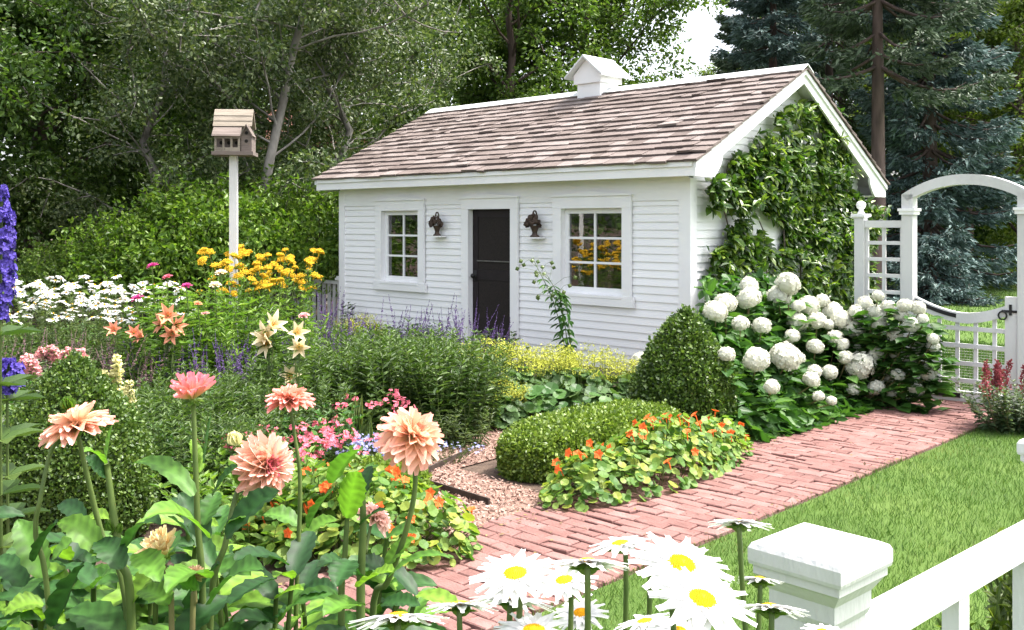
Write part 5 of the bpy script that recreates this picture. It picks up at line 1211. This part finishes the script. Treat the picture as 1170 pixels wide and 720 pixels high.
# ================================================================== dahlias close to the camera
def big_leaf(m, b, t, w, sag=.12, roll=0., seed=0, n=14):
    r = np.random.default_rng(seed); b = np.asarray(b, float); t = np.asarray(t, float); ax = t - b; L_ = np.linalg.norm(ax); d = ax / L_
    up = np.array([0, -.35, 1.]); x = unit(np.cross(d, up)); nn = np.cross(x, d); c, s = math.cos(roll), math.sin(roll); x, nn = c * x + s * nn, c * nn - s * x
    V = []; Fc = []; Cc = []
    for i in range(n + 1):
        q = i / n; ww = w * .88 * (1.72 * (q + .03) ** .55 * (1 - q) ** .78) if i < n else 0.002
        tooth = 1 + (.11 if i % 2 else -.07) * (0 < i < n)
        cen = b + d * L_ * q + np.array([0, 0, 1.]) * sag * L_ * (4 * q * (1 - q) * .6 - .5 * q * q)
        for j, e in enumerate((-1, -.52, 0, .52, 1)):
            k = tooth if abs(e) == 1 else 1
            Cc.append([1.5] * 3 if j == 2 else [1.28 if (i + (abs(e) == 1)) % 2 else .82] * 3)
            ang = i * 1.6 + (2 if e > 0 else 0); wav = .05 * w * math.sin(ang * 1.1 + seed) * abs(e)
            V.append(cen + x * ww * e * k + d * (abs(e) * ww * .22 * (1 if i < n else 0)) + nn * (ww * .30 * abs(e) ** 1.3 + wav - (.02 * w if j == 2 else 0) + (.045 * w if (abs(e) == .52 and i % 2) else 0)))
    for i in range(n):
        for j in range(4): p = i * 5 + j; Fc.append((p, p + 1, p + 6, p + 5))
    m.add(V, Fc, np.array(Cc))
TP_A = petal_T(8, .205, .30, .16, -.14, 1.02); TP_B = petal_T(8, .195, .30, .24, .10, 1.02); TP_C = petal_T(6, .22, .4, .25, .28, .9)
def dahlia_head(c, ax, rad, kind, seed, colin, colout):
    r = np.random.default_rng(seed); m = MB(); ax = unit(ax); ci, co_ = np.array(colin), np.array(colout)
    if kind == 'open':
        for (n, ln, t, T_, h) in ((16, 1., 1.66, TP_A, -.05), (16, .97, 1.50, TP_A, 0), (15, .88, 1.32, TP_A, .02), (13, .74, 1.12, TP_B, .04), (11, .56, .85, TP_B, .05), (8, .42, .45, TP_C, .07), (7, .3, .2, TP_C, .08)):
            f = 1 - ln; petals(m, T_, c, ax, n, rad * ln, t, rad * .06, ci * (1 - .2 * f), co_ * (1 - .5 * f) + ci * .5 * f, r, .10, 1.05, h * rad, r.uniform(0, 6), arc=1)
    elif kind == 'ball':
        n = 105; k = np.arange(n) / n; T_ = TP_B; col0 = ci[None] * np.ones((n, 1)); col1 = co_[None] * np.ones((n, 1)); inner = (k < .22)[:, None]
        col1 = np.where(inner, np.array([.62, .13, .20]), col1); petals(m, TP_B, np.asarray(c), ax, n, rad * (.25 + .78 * k ** .6), .12 + 2.0 * k ** .85, rad * .05, col0, col1, r, .09, 1., rad * .10 * (1 - k))
    elif kind == 'cup':
        for (n, ln, t, T_) in ((10, 1., 1.05, TP_B), (10, .98, .82, TP_B), (9, .9, .62, TP_C), (8, .75, .42, TP_C), (7, .6, .2, TP_C)): petals(m, T_, c, ax, n, rad * ln, t, rad * .10, ci, co_, r, .09, 1., 0., r.uniform(0, 6), arc=1)
    elif kind == 'droop':
        for (n, ln, t, T_, h) in ((16, 1., 2.05, TP_A, -.04), (16, 1., 1.78, TP_A, 0), (15, .95, 1.5, TP_A, .03), (14, .85, 1.22, TP_B, .06), (12, .7, .92, TP_B, .08), (9, .52, .6, TP_C, .1), (7, .36, .3, TP_C, .1)):
            f = 1 - ln; petals(m, T_, c, ax, n, rad * ln, t, rad * .07, ci * (1 - .15 * f), co_ * (1 - .4 * f) + ci * .4 * f, r, .12, 1.1, h * rad, r.uniform(0, 6), arc=1)
    return m
def calyx(m, c, ax, rad):
    petals(m, T_LEAF, np.asarray(c) - unit(ax) * rad * .12, ax, 8, rad * .42, 1.5, rad * .05, arc=1, wid=1.); m.sphere(np.asarray(c) - unit(ax) * rad * .12, rad * .15, 8, 6)
def dahlia(label, blooms, stems, leaves, seed, d=2.3, buds=(), stem_m='stem'):
    b0 = at(stems[0][-1][0], 720, d); base = np.array([b0[0], d, 0]); t = thing('dahlia', label, 'flower', base, 0); r = np.random.default_rng(seed)
    m = MB()
    for sp in stems:                    # pixel polyline from the bloom down, then on to the ground
        pts = [at(q[0], q[1], d + q[2]) - base for q in sp]; e = pts[-1]; pts.append(np.array([e[0] * .8, e[1], 0.0])); rr = sp[0][3] if len(sp[0]) > 3 else .0075
        m.tube(curve(pts[::-1], 26), np.linspace(.0092, .0052, 26) * rr / .0075, 8)
    m.build('stem', M[stem_m], t, True)
    m = MB()
    for i, (u0, v0, u1, v1, w, dd, sag, roll) in enumerate(leaves): big_leaf(m, at(u0, v0, d + dd) - base, at(u1, v1, d + dd * 1.6 + r.normal() * .05) - base, w, sag, roll, seed * 31 + i)
    # lower leaves down to the ground
    e = at(stems[0][-1][0], 720, d) - base
    for i in range(17):
        a = i * 2.4 + seed; z = r.uniform(.25, max(.4, e[2] - .02)); ln = r.uniform(.14, .26); p = np.array([e[0] * .9, e[1], z]); big_leaf(m, p, p + np.array([math.cos(a) * ln, math.sin(a) * ln, r.uniform(-.03, .08)]), ln * .33, .12, 0, seed * 57 + i)
    m.build('leaves', M['dahlia'], t, True)
    for (u, v, ax, rad, kind, ci, co_, dd) in blooms:
        c = at(u, v, d + dd) - base; dahlia_head(c, ax, rad, kind, seed + int(u), ci, co_).build('flower_head', M['petal'], t); m = MB(); calyx(m, c, ax, rad); m.build('calyx', M['fresh'], t)
    for (u, v, rad, dd, ax, mat) in buds:
        c = at(u, v, d + dd) - base; ax = unit(ax); m = MB(); petals(m, petal_T(5, .42, .1, .5, .35, .8), c - ax * rad * .8, ax, 9, rad * 1.9, .38, rad * .35, arc=1); petals(m, petal_T(5, .42, .1, .5, .5, .8), c - ax * rad * .8, ax, 6, rad * 1.8, .2, rad * .1, arc=1, ph=.4); m.build('bud', M[mat], t); m = MB(); calyx(m, c - ax * rad * .6, ax, rad * 2); m.build('calyx', M['fresh'], t)
    return t
PEI, PEO = (.88, .61, .29), (.865, .47, .41); PKI, PKO = (.86, .62, .24), (.80, .24, .32); CI, CO = (.82, .52, .18), (.84, .68, .42)
dahlia('peach pink dahlia open flat on the left in front of the boxwood cone', [(88, 487, (-.28, -.02, 1), .082, 'open', PEI, PEO, 0)],
       [[(88, 492, 0), (100, 545, .01), (116, 610, .02), (146, 712, 0)], [(70, 498, .03, .006), (57, 520, .03), (46, 570, .0), (41, 612, 0), (56, 700, 0)]],
       [(48, 660, 20, 590, .055, .05, .1, 0), (116, 632, 66, 590, .048, -.06, .2, .3), (64, 714, 95, 640, .075, -.1, .1, .4), (40, 640, 66, 592, .045, 0, .1, 0), (28, 670, -6, 634, .05, .05, .1, 0), (50, 690, 5, 700, .05, -.1, .2, 0), (60, 640, 100, 605, .05, .1, .1, .2)], 1)
dahlia('tall green dahlia stalk with tight pale buds beside the left peach bloom', [], [[(122, 530, 0, .0095), (128, 575, 0), (138, 640, 0), (150, 715, 0)]],
       [(121, 528, 128, 484, .034, 0, .1, 1.0), (120, 530, 96, 512, .028, -.05, .2, 0), (122, 545, 98, 520, .03, 0, .1, .3), (142, 630, 184, 588, .042, 0, .2, 0), (140, 650, 110, 615, .05, -.06, .15, 0), (150, 690, 190, 640, .06, .0, .15, .3), (157, 632, 183, 662, .05, -.1, .1, 0)], 2, 2.25, [(78, 463, .017, .1, (-.2, 0, 1), 'fresh'), (128, 602, .014, 0, (-.4, 0, 1), 'fresh'), (133, 606, .013, .0, (.4, 0, 1), 'fresh')])
dahlia('pink cup shaped dahlia half open on a straight stem', [(220, 455, (.05, -.25, 1), .062, 'cup', PKI, PKO, 0)], [[(221, 462, 0), (223, 520, 0), (226, 600, 0), (232, 712, 0)]],
       [(222, 566, 152, 520, .042, -.05, .2, 0), (238, 614, 164, 580, .048, -.06, .22, .2), (258, 614, 320, 556, .058, -.05, .12, -.2), (233, 530, 241, 474, .030, .05, .0, .9), (243, 566, 272, 530, .040, 0, .1, 0), (228, 540, 218, 500, .03, .05, .1, -.6), (236, 660, 190, 668, .06, -.1, .2, 0), (240, 690, 300, 640, .06, -.12, .2, 0), (236, 620, 205, 560, .05, .12, .1, 0), (262, 690, 316, 658, .05, -.08, .1, .3), (232, 600, 250, 560, .04, .1, .1, 0)], 3, 2.3,
       [(269, 503, .017, .06, (-.3, -.1, .8), 'paleyellow')])
dahlia('green dahlia stalk leaning right toward the big ball bloom', [(303, 532, (.75, -.75, .30), .082, 'ball', (.88, .62, .30), (.865, .49, .43), .05)], [[(290, 540, .08), (272, 560, .05), (258, 620, 0), (240, 712, 0)]],
       [(262, 600, 300, 585, .05, -.05, .15, 0), (280, 560, 262, 520, .03, .03, .1, 0), (268, 640, 330, 640, .05, .1, .15, 0)], 4, 2.35)
dahlia('coral pink dahlia seen edge on, standing above the ball shaped bloom', [(331, 457, (.05, -.05, 1), .068, 'open', (.86, .50, .22), (.84, .33, .32), 0)], [[(331, 462, 0, .006), (337, 500, 0), (343, 560, 0), (338, 712, 0)]],
       [(342, 600, 300, 585, .05, .1, .15, 0), (342, 620, 385, 590, .05, .1, .15, 0), (340, 680, 386, 672, .05, -.05, .15, 0), (326, 690, 300, 712, .05, -.1, .1, 0)], 5, 2.75)
dahlia('fading cream dahlia low among the leaves on the left', [(187, 634, (-.35, -.45, .75), .056, 'cup', CI, CO, 0), (222, 661, (.3, -.3, 1), .028, 'cup', (.5, .38, .2), (.58, .40, .26), 0)], [[(189, 645, 0, .006), (194, 690, 0), (196, 714, 0)], [(222, 668, 0, .006), (223, 690, 0), (220, 716, 0)]],
       [(195, 668, 228, 672, .045, -.06, .15, 0), (194, 690, 160, 672, .05, -.05, .1, 0), (216, 700, 250, 640, .06, .1, .1, .2)], 6, 2.2, (), 'stemred')
dahlia('large peach dahlia with drooping petals on a bent stem by the brick path', [(470, 500, (.55, -.45, .75), .080, 'droop', (.88, .59, .28), (.865, .46, .39), 0)], [[(473, 515, 0), (474, 560, 0), (463, 610, 0), (443, 665, .02), (425, 716, .05)]],
       [(443, 660, 514, 629, .028, -.05, .2, .2), (440, 648, 474, 612, .036, 0, .1, 0), (445, 655, 408, 640, .045, .0, .1, 0), (436, 690, 480, 690, .04, .0, .1, 0)], 7, 2.35)
dahlia('thick dahlia stalk with a pale pink fading bloom left of the big peach one', [(427, 592, (.5, .2, .7), .050, 'ball', (.80, .55, .4), (.84, .55, .50), .12)], [[(414, 560, 0, .0095), (415, 600, 0), (413, 650, 0), (412, 712, 0)], [(424, 598, .1, .005), (418, 630, .06), (414, 660, 0)], [(397, 590, .05, .008), (393, 650, .04), (390, 712, .03)]],
       [(380, 552, 414, 508, .048, -.05, .12, .2), (396, 592, 408, 536, .046, -.08, .05, .7), (412, 600, 440, 580, .025, 0, .1, 0), (400, 640, 384, 668, .05, -.1, .1, 0), (412, 660, 362, 640, .045, 0, .2, 0), (410, 670, 450, 650, .05, -.1, .1, .2), (412, 690, 370, 700, .055, -.12, .1, 0), (380, 560, 352, 600, .05, .05, .1, 0), (413, 570, 424, 530, .03, .02, .1, .3)], 8, 2.3)
# leafy undergrowth of the dahlias
for i, (u, d, lb) in enumerate(((8, 2.5, 'leafy dahlia without blooms at the lower left corner'), (60, 2.9, 'leafy dahlia without blooms between the left corner and the left peach bloom'), (165, 2.6, 'leafy dahlia without blooms beside the fading cream bloom'), (240, 3.0, 'leafy dahlia without blooms behind the straight pink dahlia stem'), (105, 2.75, 'leafy dahlia without blooms under the left peach bloom'), (300, 2.7, 'leafy dahlia without blooms below the ball shaped bloom'), (375, 2.8, 'leafy dahlia without blooms left of the thick stalk'))):
    r = np.random.default_rng(900 + i); base = gp(u, d); t = thing('dahlia', lb, 'flower', base, 0); st = MB(); m = MB()
    for k in range(5):
        e = np.array([r.normal() * .12, r.normal() * .08, r.uniform(.66, .88)]); P = curve([e * [.2, .2, 0], e * [.6, .6, .5], e], 12); st.tube(P, .007, 6, True)
        for j in range(2, 12):
            for q in (0, 1):
                a = j * 1.57 + q * math.pi + k; ln = r.uniform(.13, .23) * (1.1 - .4 * j / 12); big_leaf(m, P[j], P[j] + np.array([math.cos(a) * ln, math.sin(a) * ln, r.uniform(-.02, .09)]), ln * .32, .12, r.normal() * .2, i * 99 + k * 20 + j * 2 + q, 10)
    st.build('stem', M['stem'], t, True); m.build('leaves', M['dahlia'], t, True)
# ================================================================== shasta daisies at the bottom edge
TOC = lambda u, v, d: -at(u, v, d) + np.array([0, 0, H])
def shasta(label, u, v, d, rad, ax, seed, bend=(0, 0)):
    base = at(u, v, d); c = base.copy(); base = np.array([base[0] + bend[0], base[1] + bend[1], 0]); r = np.random.default_rng(seed); t = thing('shasta_daisy', label, 'flower', base, 0, 'shasta daisies along the bottom edge'); c = c - base; ax = unit(ax)
    m = MB(); m.tube(curve([(0, 0, 0), (c[0] * .35, c[1] * .35, c[2] * .5), c - ax * .06, c - ax * .004], 18), np.linspace(.0058, .0042, 18), 7); m.lathe([(.004, -.014), (.013, -.009), (.017, -.002), (.0, .0)], k=12) if False else None
    m.build('stem', M['stem'], t, True); m = MB(); petals(m, T_LEAF, c - ax * .010, ax, 14, .024, 1.35, .006, rr=r, arc=1, wid=.8); m.sphere(c - ax * .006, (.016, .016, .010), 10, 6); m.build('calyx', M['fresh'], t)
    m = MB(); dm = MB(); daisy_head(m, dm, c, ax, rad, r); X, Y, Z = frame(ax)
    k = 12; a = np.arange(k) / k * 6.283; V = [c + ax * rad * .13] + [c + rad * .27 * (math.cos(q) * X + math.sin(q) * Y) + ax * rad * .02 for q in a]; dm.add(V, [(0, 1 + i, 1 + (i + 1) % k) for i in range(k)])
    m.build('petals', M['wpetal'], t); dm.build('disc', M['disc'], t); m = MB()
    for i in range(9): a_ = i * 2.4 + seed; z = c[2] * (.1 + .07 * i); m.scatter(T_NARROW, [(c[0] * .2 * i / 9, c[1] * .2 * i / 9, z)], [(math.cos(a_), math.sin(a_), .5)], [(0, 0, 1)], .10, .8)
    m.build('leaves', M['fresh'], t)
for i, (u, v, rad_px, d, ax, lb) in enumerate((
    (589, 657, 54, 1.42, (-.10, -.22, 1), 'shasta daisy with its golden disc turned to the viewer left of centre'),
    (779, 646, 62, 1.46, (.22, -.36, 1), 'upper of the two largest shasta daisies showing golden discs'),
    (802, 686, 64, 1.26, (.20, -.32, 1), 'lower of the two largest shasta daisies, overlapped by none'),
    (671, 644, 50, 1.45, (.02, .40, 1), 'shasta daisy seen nearly edge on above the middle of the bottom edge'),
    (709, 622, 40, 1.75, (-.15, .12, 1), 'shasta daisy with a half hidden pale disc over the brick path'),
    (845, 598, 38, 1.85, (.05, .36, 1), 'shasta daisy seen edge on just left of the fence post cap'),
    (645, 664, 40, 1.7, (-.2, -.15, 1), 'smaller shasta daisy behind the edge on bloom with a yellow disc'),
    (585, 686, 52, 1.5, (.1, .38, 1), 'shasta daisy seen from the side under the left disc daisy'),
    (527, 692, 42, 1.6, (0, .42, 1), 'shasta daisy seen edge on between two others at the bottom left of the row'),
    (455, 707, 58, 1.35, (-.05, .42, 1), 'leftmost shasta daisy of the row seen edge on at the bottom edge'),
    (664, 701, 34, 1.75, (-.1, -.2, 1), 'small shasta daisy with a yellow disc at the bottom centre'),
    (868, 662, 27, 1.85, (.1, .34, 1), 'small shasta daisy seen edge on against the fence post'),
    (880, 695, 44, 1.55, (.1, .42, 1), 'shasta daisy seen edge on in front of the fence post foot'),
    (737, 711, 36, 1.6, (-.2, .15, 1), 'small shasta daisy cut by the bottom edge left of the largest ones'),
    (776, 722, 36, 1.5, (.1, -.2, 1), 'shasta daisy half cut by the bottom edge below the largest ones'),
    (610, 722, 50, 1.4, (0, -.15, 1), 'shasta daisy half cut by the bottom edge below the left disc daisy'),
    (940, 722, 26, 1.6, (0, 0, 1), 'shasta daisy at the foot of the white post almost below the frame'),
    (752, 628, 34, 1.8, (.3, .2, 1), 'shasta daisy tucked behind the upper largest daisy'))):
    shasta(lb, u, v, d, rad_px / F * d, ax, 40 + i, (rng.normal() * .03, rng.normal() * .04 + .02))
